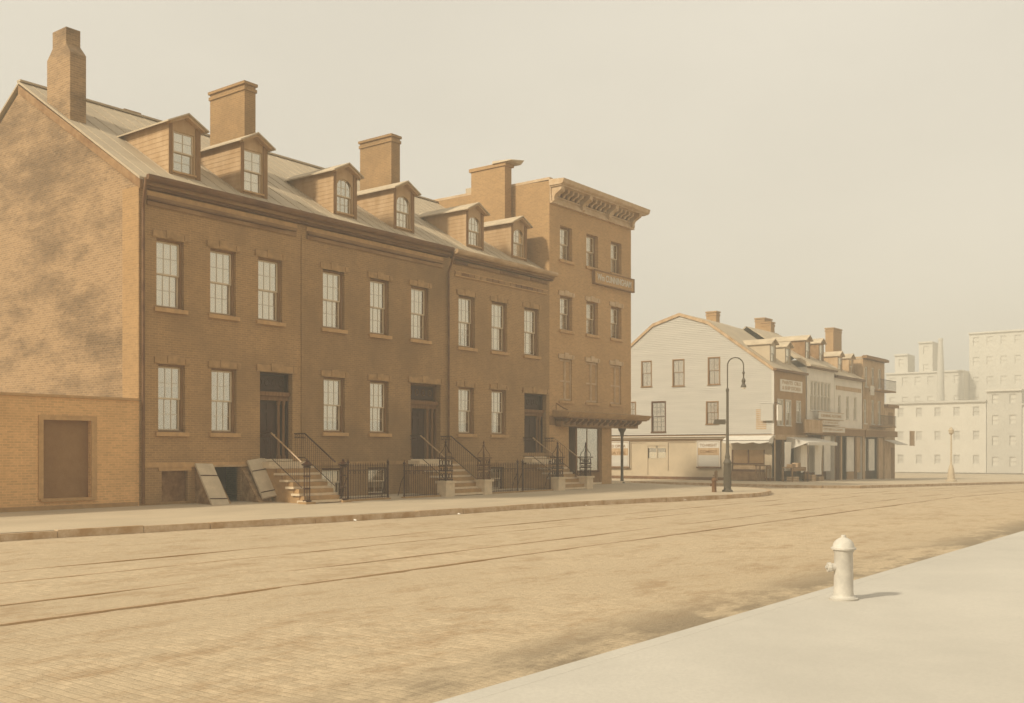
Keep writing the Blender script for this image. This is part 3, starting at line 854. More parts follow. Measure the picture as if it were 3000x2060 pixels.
MB().hexa([(38.95, 1.75, 15.56), (39.95, 1.9, 15.56), (39.95, 2.9, 15.56), (38.95, 2.9, 15.56), (39.0, 1.8, 15.62), (40.05, 1.75, 15.78), (40.0, 2.95, 15.74), (39, 2.9, 15.7)]).build('flue_slab', 'dormerroof', c4)
piece('base_course', 'lintel', hC, XC + .2, 37.2, -.04, -.003, 1.1, 1.22)

# ------------------------------------------------------------------ railings, newels, fences
def picket_mesh(h, spear=True, r=.011):
    mb = MB(); mb.cyl((0, 0, 0), (0, 0, h), r, r, 4)
    if spear: mb.cyl((0, 0, h), (0, 0, h + .05), r * 1.9, r * .9, 4); mb.cyl((0, 0, h + .05), (0, 0, h + .13), r * 1.6, 0.001, 4)
    return mb
def area_fence(x0, x1, y, zb, h, label, posts, group='iron area fences before the basements'):
    t = thing('iron_fence', label, 'fence', ((x0 + x1) / 2, y, zb), group)
    for z in (zb + .1, zb + h - .12): piece('fence_rail', 'iron', t, x0, x1, y - .018, y + .018, z - .012, z + .012)
    piece('fence_plinth', 'sootstone', t, x0, x1, y - .11, y + .11, zb - .1, zb + .06)
    me = picket_mesh(h - .02).mesh('picket', 'iron')
    x = x0 + .06
    while x < x1 - .03:
        inst('picket', me, t, (x, y, zb + .04)); x += .118
    for px in posts:
        m = MB().cyl((px, y, zb), (px, y, zb + h + .04), .032, .028, 8)
        m.lathe((px, y, zb + h + .04), [(.028, 0), (.05, .03), (.03, .07), (.055, .12), (.02, .17), (.0, .26)], 8)
        # scrolled back stay
        m.tube([(px, y, zb + h * .75), (px - .05, y + .12, zb + h * .5), (px - .1, y + .22, zb + .1)], .016, 5)
        m.build('fence_post', 'iron', t, True)
    for zr in (): pass
    # ring course between the rails at the top
    for k in range(int((x1 - x0) / .236)):
        cx = x0 + .12 + k * .236
        MB().tube([(cx + .045 * math.cos(a), y, zb + h - .19 + .045 * math.sin(a)) for a in [math.pi * 2 * i / 8 for i in range(9)]], .008, 4).build('fence_ring', 'iron', t)
    return t
area_fence(24.55, 26.6, -2.2, -.05, 1.18, 'black iron picket fence right of the leftmost stoop', [24.6, 26.55])
area_fence(27.35, 29.3, -2.2, -.05, 1.12, 'black iron picket fence left of the middle stoop', [27.4])
area_fence(32.3, 34.3, -2.2, -.05, 1.12, 'black iron picket fence right of the middle stoop pedestals', [32.35, 34.25])
area_fence(34.5, 36.7, -2.2, -.05, 1.12, 'black iron picket fence left of the right stoop pedestals', [34.6, 36.6])

def stair_rail(x, y_bot, z_bot, label, top=1.36, mid=-.62, handle='handrail'):
    """railing of one side of a stoop: level part at the landing, then down the flight"""
    t = thing('stair_railing', label, 'railing', (x, -1.2, 0), 'iron railings of the stoops')
    h = .92
    pts = [(x, -.06, top + h), (x, mid, top + h), (x, y_bot, z_bot)]
    MB().tube(pts[:2], .02, 6).build('top_rail', 'iron', t, True)
    MB().tube(pts[1:], .026, 6).build('handrail', handle, t, True)
    low = [(x, -.06, top + .08), (x, mid, top + .08), (x, y_bot, z_bot - h + .1)]
    MB().tube(low, .014, 5).build('bottom_rail', 'iron', t, True)
    MB().tube([(x, -.06, top + h - .14), (x, mid, top + h - .14)], .012, 5).build('top_rail', 'iron', t, True)
    me = MB().cyl((0, 0, 0), (0, 0, h - .1), .0075, .0075, 4).mesh('baluster', 'iron')
    y = -.12
    while y > y_bot + .08:
        z = top if y > mid else top + (z_bot - h - top) * (mid - y) / (mid - y_bot)
        inst('baluster', me, t, (x, y, z + .09)); y -= .105
    for k in range(3):
        y = -.15 - k * .16
        MB().tube([(x, y + .055 * math.cos(a), top + h - .07 + .055 * math.sin(a)) for a in [math.pi * 2 * i / 8 for i in range(9)]], .008, 4).build('rail_ring', 'iron', t)
    return t
stair_rail(22.58, -2.15, 1.30, 'left iron railing of the leftmost stoop beside the cellar doors')
stair_rail(24.06, -2.15, 1.30, 'right iron railing of the leftmost stoop', handle='iron')
stair_rail(30.0, -2.15, 1.25, 'left iron railing of the middle stoop')
stair_rail(31.85, -2.15, 1.25, 'right iron railing of the middle stoop', handle='iron')
stair_rail(37.5, -2.15, 1.25, 'left iron railing of the right stoop beside the corner shop')
stair_rail(39.2, -2.15, 1.25, 'right iron railing of the right stoop beside the corner shop')

def iron_newel_plain(x, y, label):
    t = thing('newel_post', label, 'newel post', (x, y, 0), 'openwork iron newels of the leftmost stoop')
    n = 6
    for i in range(n):
        a = 2 * math.pi * i / n; r = .1
        MB().tube([(x + r * math.cos(a), y + r * math.sin(a), .0), (x + r * math.cos(a), y + r * math.sin(a), 1.12)], .011, 4).build('newel_rod', 'iron', t)
    for z, r in ((.02, .15), (.42, .12), (.82, .12), (1.12, .13)): MB().lathe((x, y, z), [(r * .8, 0), (r, .015), (r, .035), (r * .8, .05)], 10).build('newel_band', 'iron', t, True)
    MB().lathe((x, y, 1.17), [(.1, 0), (.17, .04), (.19, .07), (.10, .12), (.04, .16), (.055, .20), (.0, .25)], 12).build('newel_cap', 'iron', t, True)
    MB().box(x - .2, x + .2, y - .2, y + .2, -.12, .01).build('newel_block', 'sootstone', t)
iron_newel_plain(22.62, -2.36, 'left openwork iron newel at the foot of the leftmost stoop')
iron_newel_plain(24.22, -2.36, 'right openwork iron newel at the foot of the leftmost stoop')

def cage_newel(x0, x1, yf, label, m='iron'):
    cx, cy = (x0 + x1) / 2, yf + .24
    t = thing('newel_pedestal', label, 'newel post', (cx, cy, -.1), 'stone pedestals with openwork iron newels')
    MB().box(x0, x1, yf, yf + .46, -.14, .46).build('pedestal', 'step', t)
    MB().box(x0 - .05, x1 + .05, yf - .05, yf + .51, .46, .54).build('pedestal_cap', 'step', t)
    s = .17
    for a in (-1, 1):
        for b in (-1, 1):
            MB().cyl((cx + a * s, cy + b * s, .54), (cx + a * s, cy + b * s, 1.4), .018, .018, 6).build('newel_rod', m, t, True)
            # ogee rods up to the finial
            MB().tube([(cx + a * s, cy + b * s, 1.44), (cx + a * s * .95, cy + b * s * .95, 1.56), (cx + a * s * .45, cy + b * s * .45, 1.70), (cx + a * s * .2, cy + b * s * .2, 1.84), (cx, cy, 1.92)], .014, 5).build('crown_rod', m, t, True)
    for z in (.56, .9, 1.08, 1.38):
        mb = MB(); e = s + .03
        if z > 1.3: e = s + .07
        mb.box(cx - e, cx + e, cy - e, cy - e + .03, z, z + .045); mb.box(cx - e, cx + e, cy + e - .03, cy + e, z, z + .045)
        mb.box(cx - e, cx - e + .03, cy - e + .03, cy + e - .03, z, z + .045); mb.box(cx + e - .03, cx + e, cy - e + .03, cy + e - .03, z, z + .045)
        mb.build('newel_band', m, t)
    # scroll panels on each face
    for f in range(4):
        for zc, r in ((.73, .10), (1.23, .11), (.99, .05)):
            for sx in (-.5, .5):
                pts = []
                for i in range(11):
                    a = math.pi * 2 * i / 10; u, v = r * .62 * math.cos(a) + sx * .15, zc + r * math.sin(a)
                    pts.append({0: (cx + u, cy - s, v), 1: (cx + u, cy + s, v), 2: (cx - s, cy + u, v), 3: (cx + s, cy + u, v)}[f])
                MB().tube(pts, .011, 4).build('scroll', m, t)
    MB().lathe((cx, cy, .54), [(.03, 0), (.025, .4), (.04, .5), (.025, .6), (.02, 1.3)], 8).build('newel_core', m, t, True)
    MB().lathe((cx, cy, 1.86), [(.03, 0), (.05, .05), (.02, .1), (.045, .15), (.0, .24)], 8).build('finial', m, t, True)
cage_newel(29.37, 29.87, -2.5, 'stone pedestal with openwork iron newel left of the middle stoop', 'iron')
cage_newel(31.69, 32.17, -2.5, 'stone pedestal with rusty openwork iron newel right of the middle stoop', 'ironold')
cage_newel(36.82, 37.34, -2.5, 'stone pedestal with openwork iron newel left of the right stoop', 'iron')
cage_newel(39.08, 39.58, -2.5, 'stone pedestal with openwork iron newel right of the right stoop', 'iron')

# ------------------------------------------------------------------ low annex at the far left
an = thing('annex', 'low painted brick annex with a bricked-up doorway at the left edge', 'building', (12, 0, 0))
wall(front(0), 2, XA - .02, 0, 3.2, [(15.0, 16.45, .32, 2.55)], .16).build('front_wall', 'brickAnnex', an)
MB().box(2, XA - .1, .22, 12, 3.02, 3.1).build('flat_roof', 'roof', an)
MB().box(2, 2.2, .23, 12, 0, 3.0).build('side_wall', 'brickAnnex', an)
piece('coping', 'sill', an, 2, XA - .05, -.05, .2, 3.2, 3.27)
MB().box(15.0, 16.45, .16, .2, .32, 2.55).build('bricked_door', 'shutter', an)
fr = MB()
fr.box(14.86, 15.0, -.03, -.003, .3, 2.68); fr.box(16.45, 16.62, -.03, -.003, .3, 2.68); fr.box(15.0, 16.45, -.03, -.003, 2.55, 2.68)
fr.build('door_surround', 'sill', an)
piece('door_sill', 'sill', an, 14.9, 16.6, -.08, .16, .24, .318)
piece('plinth', 'sootstone', an, 2, XA - .1, -.05, -.003, 0, .12)

# ------------------------------------------------------------------ four-storey corner building
hD = thing('corner_building', 'four-storey corner building with bracketed cornice, shuttered windows and shop porch', 'building', (43.4, 0, 0))
holesD = []
WX = [(40.55, 41.6), (42.86, 43.92), (45.14, 46.2)]
for a, b in WX:
    holesD += [(a, b, 10.87, 12.5), (a, b, 7.5, 9.15)]
shut = [(a - .03, b - .03, 4.1, 6.12) for a, b in WX]
wall(front(0), XD, XE, 3.35, 13.5, holesD + shut, .24).build('front_wall', 'brickD', hD)
for a, b, c, d in holesD:
    window(hD, FA, a, b, c, d, depth=.26, rows=2, cols=2, tablets=(c < 10), lm='corniceD', sillm='sill', lintel=(c < 10), blind=.9 if (a > 41 and c < 10) else 1, frame='wood')
for a, b, c, d in shut:
    o = MB().box(a, b, .10, .13, c, d).build('window', 'brickD', hD)
    for k in range(2):
        u = a + .03 + k * (b - a) / 2
        sh = MB(); w_ = (b - a) / 2 - .045
        sh.box(u, u + .05, .06, .098, c + .03, d - .03); sh.box(u + w_ - .05, u + w_, .06, .098, c + .03, d - .03)
        for z in (c + .03, c + (d - c) * .45, d - .11): sh.box(u + .05, u + w_ - .05, .06, .098, z, z + .08)
        s_ = sh.build('shutter', 'corniceD', o)
        z = c + .13
        while z < d - .16:
            MB().hexa([(u + .05, .065, z), (u + w_ - .05, .065, z), (u + w_ - .05, .09, z + .01), (u + .05, .09, z + .01),
                       (u + .05, .067, z + .05), (u + w_ - .05, .067, z + .05), (u + w_ - .05, .095, z + .06), (u + .05, .095, z + .06)]).build('shutter_slat', 'corniceD', o) if k == 9 else None
            z += .075
    fpiece('window_sill', 'sill', o, FA, a - .1, b + .1, c - .12, c, -.08, .1)
    fpiece('lintel', 'corniceD', o, FA, a - .13, b + .13, d, d + .22, -.04, .05)
    cx = (a + b) / 2
    fpiece('lintel_tablet', 'corniceD', o, FA, cx - .17, cx + .17, d + .05, d + .3, -.07, -.04)
    for s in (a - .07, b + .07): fpiece('corner_block', 'corniceD', o, FA, s - .07, s + .07, d + .03, d + .2, -.07, -.04)
# side walls, parapet, roof
MB().poly([(XD + .01, 0, 0), (XD + .01, 12, 0), (XD + .01, 12, 14.7), (XD + .01, 5, 14.6), (XD + .01, 0, 14.45)]).build('side_wall', 'brickDside', hD)
MB().poly([(XE, 2.6, 0), (XE, 12, 0), (XE, 12, 14.5), (XE, 2.6, 14.45)]).build('side_wall', 'brickD', hD)
MB().poly([(XE, 0, 3.35), (XE, 2.6, 3.35), (XE, 2.6, 14.45), (XE, 0, 14.45)]).build('side_wall', 'brickD', hD)
MB().poly([(XD, 12, 0), (XE, 12, 0), (XE, 12, 14.6), (XD, 12, 14.6)]).build('rear_wall', 'brickDside', hD)
MB().box(XD + .06, XE - .04, .05, 11.9, 14.15, 14.25).build('flat_roof', 'roof', hD)
MB().box(XD + .0, XD + .28, .0, 12, 14.5, 14.62).build('parapet_coping', 'corniceD', hD)
MB().box(40.1, 40.7, 4.9, 5.5, 14.2, 15.0).build('roof_vent', 'dormerroof', hD)
# cornice
co = MB().box(XD + .02, XE + .02, -.06, .0, 13.5, 14.3).build('cornice', 'corniceD', hD)
piece('cornice_moulding', 'corniceD', co, XD + .02, XE + .1, -.16, -.0, 13.40, 13.5)
piece('cornice_moulding', 'corniceD', co, XD + .02, XE + .06, -.10, -.06, 13.52, 13.62)
piece('cornice_moulding', 'corniceD', co, XD + .02, XE + .06, -.10, -.06, 13.70, 13.76)
MB().prism([(XD - .05, -.0, 14.2), (XD - .05, -.72, 14.2), (XD - .05, -.80, 14.26), (XD - .05, -.86, 14.44), (XD - .05, -.0, 14.5)], (XE - XD + .62, 0, 0)).build('cornice_crown', 'corniceD', co)
piece('soffit', 'corniceD', co, XD, XE + .45, -.68, -.0, 14.14, 14.198)
BR = [39.86, 42.3, 44.75, 47.05]
for i, x in enumerate(BR):
    prof = [(-.07, 13.45), (-.16, 13.45), (-.24, 13.52), (-.22, 13.66), (-.30, 13.80), (-.48, 13.9), (-.62, 13.98), (-.66, 14.14), (-.07, 14.14)]
    MB().prism([(x - .12, y, z) for y, z in prof], (.24, 0, 0)).build('large_bracket', 'corniceD', co)
    if i < 3:
        for k in range(1, 6):
            xx = x + (BR[i + 1] - x) * k / 6
            pr = [(-.07, 13.8), (-.14, 13.8), (-.2, 13.9), (-.42, 13.98), (-.46, 14.14), (-.07, 14.14)]
            MB().prism([(xx - .07, y, z) for y, z in pr], (.14, 0, 0)).build('small_bracket', 'corniceD', co)
        piece('frieze_panel', 'wooddark', co, x + .2, BR[i + 1] - .2, -.075, -.062, 13.80, 14.1)  # dark panel paints the shade between the brackets
# ground-floor shop front
piece('corner_pier', 'brickD', hD, 44.3, 45.22, 0, .5, -.02, 2.9)
wall(front(0), XD, 41.3, 0, 2.9, [], .2).build('shop_wall', 'brickD', hD)
piece('shop_beam', 'wood', hD, XD + .03, XE + .1, .0, .45, 2.9, 3.36)
piece('shop_floor', 'step', hD, XD + .1, XE, .02, 3, -.02, .5 - .4)
dd = MB().box(41.34, 41.92, .45, .5, .12, 2.9).build('shop_door', 'door', hD)
piece('door_post', 'doorlight', dd, 41.92, 42.06, .02, .5, .1, 2.9)
piece('door_panel', 'doorpanel', dd, 41.42, 41.84, .43, .448, .3, 1.1)
piece('door_panel', 'doorpanel', dd, 41.42, 41.84, .43, .448, 1.3, 2.6)
sw = MB(); sw.box(42.08, 44.3, .12, .2, .1, .72); sw.box(42.08, 44.3, .12, .2, 2.8, 2.9); sw.box(44.16, 44.3, .1, .2, .72, 2.8); sw.box(43.1, 43.15, .13, .18, .72, 2.8)
sw = sw.build('shop_window', 'wood', hD)
for a, b in ((42.08, 43.1), (43.15, 44.16)): inst('pane', pane_mesh(front(0), b - a, 2.08, 'shop'), sw, ((a + b) / 2, .15, 1.76))
for a, b, z0, z1 in ((42.1, 42.5, 1.0, 1.5), (42.3, 42.75, 2.45, 2.75), (42.95, 43.1, 1.5, 2.0), (43.2, 43.75, 2.45, 2.78), (43.45, 43.9, 1.3, 2.1), (42.6, 43.0, .8, 1.4)):
    piece('display_card', random.choice(['paper', 'boards', 'shutter']), sw, a, b, .22, .23, z0, z1)
piece('display_shelf', 'curtain', sw, 42.1, 44.1, .5, .53, .72, 2.8)
piece('window_bench', 'wooddark', sw, 42.1, 44.1, .02, .11, .62, .70)
# recessed diagonal shop entrance behind the corner column
MB().hexa([(45.22, .4, 0), (45.3, .4, 0), (47.16, 2.7, 0), (47.08, 2.7, 0), (45.22, .4, 2.9), (45.3, .4, 2.9), (47.16, 2.7, 2.9), (47.08, 2.7, 2.9)]).build('shop_wall', 'shutter', hD)
MB().box(XD + .1, XE - .01, .46, 2.8, 2.92, 3.0).build('ceiling', 'wood', hD)
MB().box(XD + .1, 44.3, 1.6, 1.65, 0, 2.92).build('shop_back', 'curtain', hD)
col = MB().lathe((46.45, .12, -.06), [(.17, 0), (.17, .08), (.09, .14), (.085, .3), (.075, .32), (.07, 2.55), (.10, 2.6), (.11, 2.7), (.2, 2.85), (.22, 2.95)], 14).build('corner_column', 'lamp', hD, True)
# porch cornice over the shop
pc = MB()
pc.prism([(40.15, -.02, 2.86), (40.15, -.34, 2.86), (40.15, -.36, 3.12), (40.15, -.02, 3.12)], (7.15, 0, 0))
pc = pc.build('porch_cornice', 'cornice', hD)
MB().prism([(39.9, -.02, 3.3), (39.9, -.80, 3.3), (39.9, -.9, 3.40), (39.9, -.98, 3.52), (39.9, -.02, 3.62)], (7.75, 0, 0)).build('porch_crown', 'sootstone', pc)
piece('porch_soffit', 'wood', pc, 40.0, 47.5, -.78, -.02, 3.24, 3.298)
piece('porch_frieze', 'gutter', pc, 40.1, 47.35, -.42, -.02, 3.13, 3.238)
for k in range(14):
    x = 40.4 + k * .5
    MB().prism([(x, -.36, 2.92), (x, -.46, 3.0), (x, -.72, 3.14), (x, -.74, 3.236), (x, -.36, 3.236)], (.14, 0, 0)).build('porch_bracket', 'wood', pc)
MB().box(47.3, 47.62, -.8, 2.4, 3.3, 3.5).build('porch_crown', 'sootstone', pc)
MB().tube([(39.95, -.2, 3.62), (39.95, -.2, 3.95), (40.0, -.6, 3.7), (39.95, -.85, 3.62)], .03, 6).build('porch_end_scroll', 'cornice', pc)

# lettered board
sg = thing('sign_board', 'long lettered sign board under the top corner windows of the corner building', 'sign', (45.3, 0, 10.4))
MB().box(43.42, 47.2, -.14, -.02, 10.12, 10.72).build('board', 'brickD', sg)
fm = MB(); fm.box(43.38, 47.24, -.17, -.02, 10.06, 10.12); fm.box(43.38, 47.24, -.17, -.02, 10.72, 10.78); fm.box(43.36, 43.42, -.17, -.02, 10.06, 10.78); fm.box(47.2, 47.26, -.17, -.02, 10.06, 10.78)
fm.build('sign_frame', 'wood', sg)
def text(parent, s, loc, size, m, rot=(R(90), 0, 0), ext=.006, width=None, name='lettering'):
    c = bpy.data.curves.new(name, 'FONT'); c.body = s; c.size = size; c.extrude = ext; c.align_x = 'CENTER'; c.align_y = 'CENTER'; c.offset = size * .02
    o = bpy.data.objects.new(name, c); COL.objects.link(o)
    dg = bpy.context.evaluated_depsgraph_get(); me = bpy.data.meshes.new_from_object(o.evaluated_get(dg)); bpy.data.objects.remove(o)
    me.materials.clear(); me.materials.append(MT[m])
    xs = [v.co.x for v in me.vertices]; w = max(xs) - min(xs)
    o = bpy.data.objects.new(name, me); COL.objects.link(o); b = BASE[parent.name]
    o.location = (loc[0] - b[0], loc[1] - b[1], loc[2] - b[2]); o.rotation_euler = rot; o.parent = parent; BASE[o.name] = b
    if width: o.scale = (width / w, 1, 1)
    return o
text(sg, 'Wm CUNNINGHAM', (45.3, -.15, 10.42), .46, 'trimwhite', width=3.3)

# ------------------------------------------------------------------ white clapboard house across the side street
GX, GB = 65.0, -.33
hG = thing('clapboard_house', 'white clapboard house with gambrel roof facing the side street', 'house', (66, 6, GB))
G = side(GX)
PR = [(-.4, 7.15), (4.4, 10.6), (6.6, 11.35), (8.75, 10.75), (13.6, 7.15)]
def gtop(y):
    for a, b in zip(PR, PR[1:]):
        if a[0] <= y <= b[0]: return a[1] + (y - a[0]) / (b[0] - a[0]) * (b[1] - a[1])
    return 7.15
gw = [(8.84, 9.72, 6.35, 8.22), (6.22, 7.18, 6.3, 8.2), (3.48, 4.42, 6.3, 8.2), (7.7, 8.88, 3.06, 5.25), (3.6, 4.56, 3.57, 5.15), (10.15, 11.0, 4.2, 5.3)]
# backing wall and courses
bk = MB(); bk.poly([(GX + .25, -.4, 2.8), (GX + .25, 13.6, 2.8), (GX + .25, 13.6, 7.1)] + [(GX + .25, y, z - .05) for y, z in PR[::-1]][1:]); bk.build('gable_wall', 'wooddark', hG)
z = 2.86; hgt = .127
while z < 11.3:
    zt = z + hgt
    lo_, hi_ = -.4, 13.6
    ys_ = [y / 20 for y in range(-8, 273) if gtop(y / 20) >= z + hgt * .6]
    if not ys_: break
    lo_, hi_ = ys_[0], ys_[-1]
    segs = [(lo_, hi_)]
    for a, b, c, d in gw:
        if c - .02 < z + hgt / 2 < d + .02:
            segs = [q for s in segs for q in ([s] if b <= s[0] or a >= s[1] else [(s[0], a), (b, s[1])]) if q[1] - q[0] > .02]
    for a, b in segs:
        mb = MB().hexa([(GX - .04, a, z), (GX + .02, a, z), (GX + .02, b, z), (GX - .04, b, z), (GX - .002, a, zt + .01), (GX + .02, a, zt + .01), (GX + .02, b, zt + .01), (GX - .002, b, zt + .01)])
        mb.build('clapboard', 'clap', hG)
    z += hgt
def simple_window(h, F, u0, u1, v0, v1, fm='shutter', depth=.08, shade='shutter', cols=2, rows=2, half=None, key='g'):
    mb = MB(); f = .07
    bx(mb, F, u0, u0 + f, v0, v1, -.05, depth + .06); bx(mb, F, u1 - f, u1, v0, v1, -.05, depth + .06); bx(mb, F, u0 + f, u1 - f, v1 - f, v1, -.05, depth + .06); bx(mb, F, u0 - .04, u1 + .04, v0 - .06, v0, -.09, depth + .06)
    w = mb.build('window', fm, h)
    mid = (v0 + v1) / 2
    sash(w, F, u0 + f, u1 - f, mid - .02, v1 - f, .0, cols, rows, fm, key=key)
    sash(w, F, u0 + f, u1 - f, v0, mid + .02, .045, cols, rows, fm, key=key)
    fpiece('window_shade', shade, w, F, u0 + f, u1 - f, (mid if half else v0), v1 - f, depth + .03, depth + .035)
    fpiece('window_shade', half or shade, w, F, u0 + f, u1 - f, v0, mid, depth + .04, depth + .045)
    return w
for k, q in enumerate(gw):
    simple_window(hG, G, *q, fm='shutter' if k != 3 else 'wooddark', shade='curtain' if k < 3 else ('gutter' if k in (3, 5) else 'curtain'), cols=2 if k < 3 else 3, rows=1 if k < 3 else 3, half='curtain' if k == 3 else None)
# corner boards, rake boards
piece('corner_board', 'trimwhite', hG, GX - .03, GX - .0, -.42, -.25, 2.8, 7.1)
for a, b in zip(PR, PR[1:]):
    MB().hexa([(GX - .12, a[0], a[1] - .12), (GX + .1, a[0], a[1] - .12), (GX + .1, b[0], b[1] - .12), (GX - .12, b[0], b[1] - .12),
               (GX - .12, a[0], a[1] + .1), (GX + .1, a[0], a[1] + .1), (GX + .1, b[0], b[1] + .1), (GX - .12, b[0], b[1] + .1)]).build('rake_board', 'boards', hG)
    MB().hexa([(GX, a[0], a[1]), (70.6, a[0], a[1]), (70.6, b[0], b[1]), (GX, b[0], b[1]),
               (GX, a[0], a[1] + .08), (70.6, a[0], a[1] + .08), (70.6, b[0], b[1] + .08), (GX, b[0], b[1] + .08)]).build('roof', 'roof', hG)
MB().poly([(70.6, -.4, GB), (70.6, 13.6, GB), (70.6, 13.6, 7.1)] + [(70.6, y, z) for y, z in PR[::-1]][1:]).build('gable_wall', 'shopwall', hG)
MB().poly([(GX, 13.6, GB), (70.6, 13.6, GB), (70.6, 13.6, 7.1), (GX, 13.6, 7.1)]).build('rear_wall', 'clap', hG)
# street front (faces the main street)
Ff = front(-.4)
wall(Ff, GX + .0, 70.6, 2.8, 7.1, [(65.5, 66.45, 3.44, 5.2), (66.9, 67.85, 3.44, 5.2), (68.8, 69.6, 3.7, 5.2)], .15).build('front_wall', 'shopwall', hG)
for q, s in (((65.5, 66.45, 3.44, 5.2), 'boards'), ((66.9, 67.85, 3.44, 5.2), 'boards'), ((68.8, 69.6, 3.7, 5.2), 'shutter')):
    simple_window(hG, Ff, *q, fm='trimwhite', shade=s, rows=2, key='f')
piece('eaves_gutter', 'gutter', hG, GX - .1, 70.6, -.62, -.4, 7.05, 7.2)
lt = MB()
lt.box(66.0, 69.9, -.43, -.402, 5.75, 6.55); o = lt.build('painted_sign', 'shoppale', hG)
for k, (s, z) in enumerate((('PAINTS  OILS', 6.35), ('& SHIP STORES', 5.98))):
    text(o, s, (67.95, -.435, z), .34, 'boards', width=3.2)
# dormers on the steep slope
def far_dormer(h, cx, yf, zb, zt, w, m='shopwall', rs=.72, y0=-.4, z0=7.15, roofm='dormerroof', label=None):
    x0, x1 = cx - w / 2, cx + w / 2
    yt = y0 + (zt - z0) / rs
    mb = MB()
    for x, s in ((x0, 1), (x1, -1)): mb.prism([(x, yf, zb), (x, yf, zt), (x, yt, zt)], (.05 * s, 0, 0))
    wall(front(yf), x0, x1, zb, zt, [(cx - .34, cx + .34, zb + .2, zt - .12)], .1, mb)
    mb.prism([(x0, yf, zt), (x1, yf, zt), (cx, yf, zt + .28)], (0, .05, 0))
    d = mb.build('dormer', m, h)
    for s in (-1, 1):
        xe = cx + s * (w / 2 + .12); ze = zt - .05
        yb2, yp = y0 + (ze - z0) / rs, y0 + (zt + .32 - z0) / rs
        MB().hexa([(xe, yf - .2, ze), (cx, yf - .2, zt + .32), (cx, yp, zt + .32), (xe, yb2, ze), (xe, yf - .2, ze + .06), (cx, yf - .2, zt + .38), (cx, yp, zt + .38), (xe, yb2, ze + .06)]).build('dormer_roof', roofm, d)
    F = front(yf)
    mid = (zb + .2 + zt - .12) / 2
    sash(d, F, cx - .34, cx + .34, mid, zt - .12, .03, 1, 1, 'trimwhite'); sash(d, F, cx - .34, cx + .34, zb + .2, mid, .06, 1, 1, 'trimwhite')
    piece('window_shade', 'blind', d, cx - .34, cx + .34, yf + .12, yf + .125, zb + .2, zt - .12)
    return d
far_dormer(hG, 66.6, .35, 7.6, 9.0, 1.0, 'greypaint'); far_dormer(hG, 69.2, .35, 7.6, 9.0, 1.0, 'greypaint')
# side-street ground floor
b0 = GB + .25
wall(G, -.4, 13.6, GB, 2.55, [(7.72, 9.2, -.05, 2.08), (5.4, 7.55, .3, 2.3), (9.35, 10.6, .3, 2.3), (.25, 2.65, .3, 1.78)], .12).build('shop_wall', 'greypaint', hG)
for a, b in ((5.4, 7.55), (9.35, 10.6)): MB().box(GX + .06, GX + .1, a, b, .3, 2.3).build('shop_panel', 'greypaint', hG)
cg = MB().box(GX - .2, GX, -.5, 13.6, 2.55, 2.68).build('shop_cornice', 'greypaint', hG)
piece('cornice_moulding', 'trimwhite', cg, GX - .32, GX, -.5, 13.6, 2.68, 2.74)
piece('cornice_moulding', 'shutter', cg, GX - .26, GX, -.5, 13.6, 2.74, 2.80)
piece('cornice_moulding', 'shutter', cg, GX - .1, GX, -.5, 13.6, 2.44, 2.548)
dd = MB().box(GX + .05, GX + .1, 7.72, 9.2, -.05, 1.18); dd.box(GX + .04, GX + .1, 8.42, 8.5, 1.18, 2.08); dd.box(GX + .04, GX + .1, 7.72, 9.2, 1.9, 2.08); dd = dd.build('shop_door', 'greypaint', hG)
for a, b in ((7.8, 8.4), (8.52, 9.12)):
    piece('door_blind', 'blind', dd, GX + .12, GX + .13, a, b, 1.2, 1.62)
    inst('pane', pane_mesh(G, b - a, .72, 's'), dd, (GX + .08, (a + b) / 2, 1.54))
    piece('door_dark', 'gutter', dd, GX + .14, GX + .15, a, b, 1.2, 1.9)
MB().box(GX - .03, GX - .0, -.42, 13.6, GB, -.12).build('plinth', 'gutter', hG)
vs_ = MB().box(GX - .03, GX - .005, .12, .86, 3.14, 4.5).build('wall_notice', 'boards', hG)
wv = MB(); wv.box(GX + .02, GX + .08, .25, 2.65, .3, .45); wv.box(GX + .02, GX + .08, .25, 2.65, .82, .88); wv.box(GX + .02, GX + .08, 1.4, 1.48, .88, 1.78); wv.box(GX + .02, GX + .08, .25, .33, .88, 1.78); wv.box(GX + .02, GX + .08, 2.57, 2.65, .88, 1.78)
wv = wv.build('shop_window', 'wooddark', hG)
for a, b in ((.33, 1.4), (1.48, 2.57)):
    inst('pane', pane_mesh(G, b - a, .9, 's'), wv, (GX + .05, (a + b) / 2, 1.33))
piece('window_display', 'boards', wv, GX + .14, GX + .15, .3, 2.6, .4, 1.78)
piece('window_stall', 'cornice', wv, GX - .05, GX + .0, .2, 2.7, -.3, .3)

# awning of that shop
aw = thing('shop_awning', 'scalloped white canvas awning over the corner shop window', 'awning', (64.6, 1.2, 2.5))
n = 36; mb = MB()
ya, yb = -.45, 2.85
def awp(k, r):
    y = ya + (yb - ya) * k / n
    if r == 0: return (GX - .02, y, 2.82)
    if r == 1: return (GX - .95, y, 2.42 + .02 * math.sin(k * .9))
    return (GX - .97, y, 2.28 - .09 * abs(math.sin(k / n * math.pi * 3)) + .02 * math.sin(k * .5))
for r in range(3): mb.v += [awp(k, r) for k in range(n + 1)]
for r in range(2):
    for k in range(n): mb.f.append((r * (n + 1) + k, r * (n + 1) + k + 1, (r + 1) * (n + 1) + k + 1, (r + 1) * (n + 1) + k))
mb.poly([(GX - .02, ya, 2.82), (GX - .95, ya, 2.42), (GX - .97, ya, 2.2), (GX - .3, ya, 2.2)])
mb.build('canvas', 'canvas', aw)
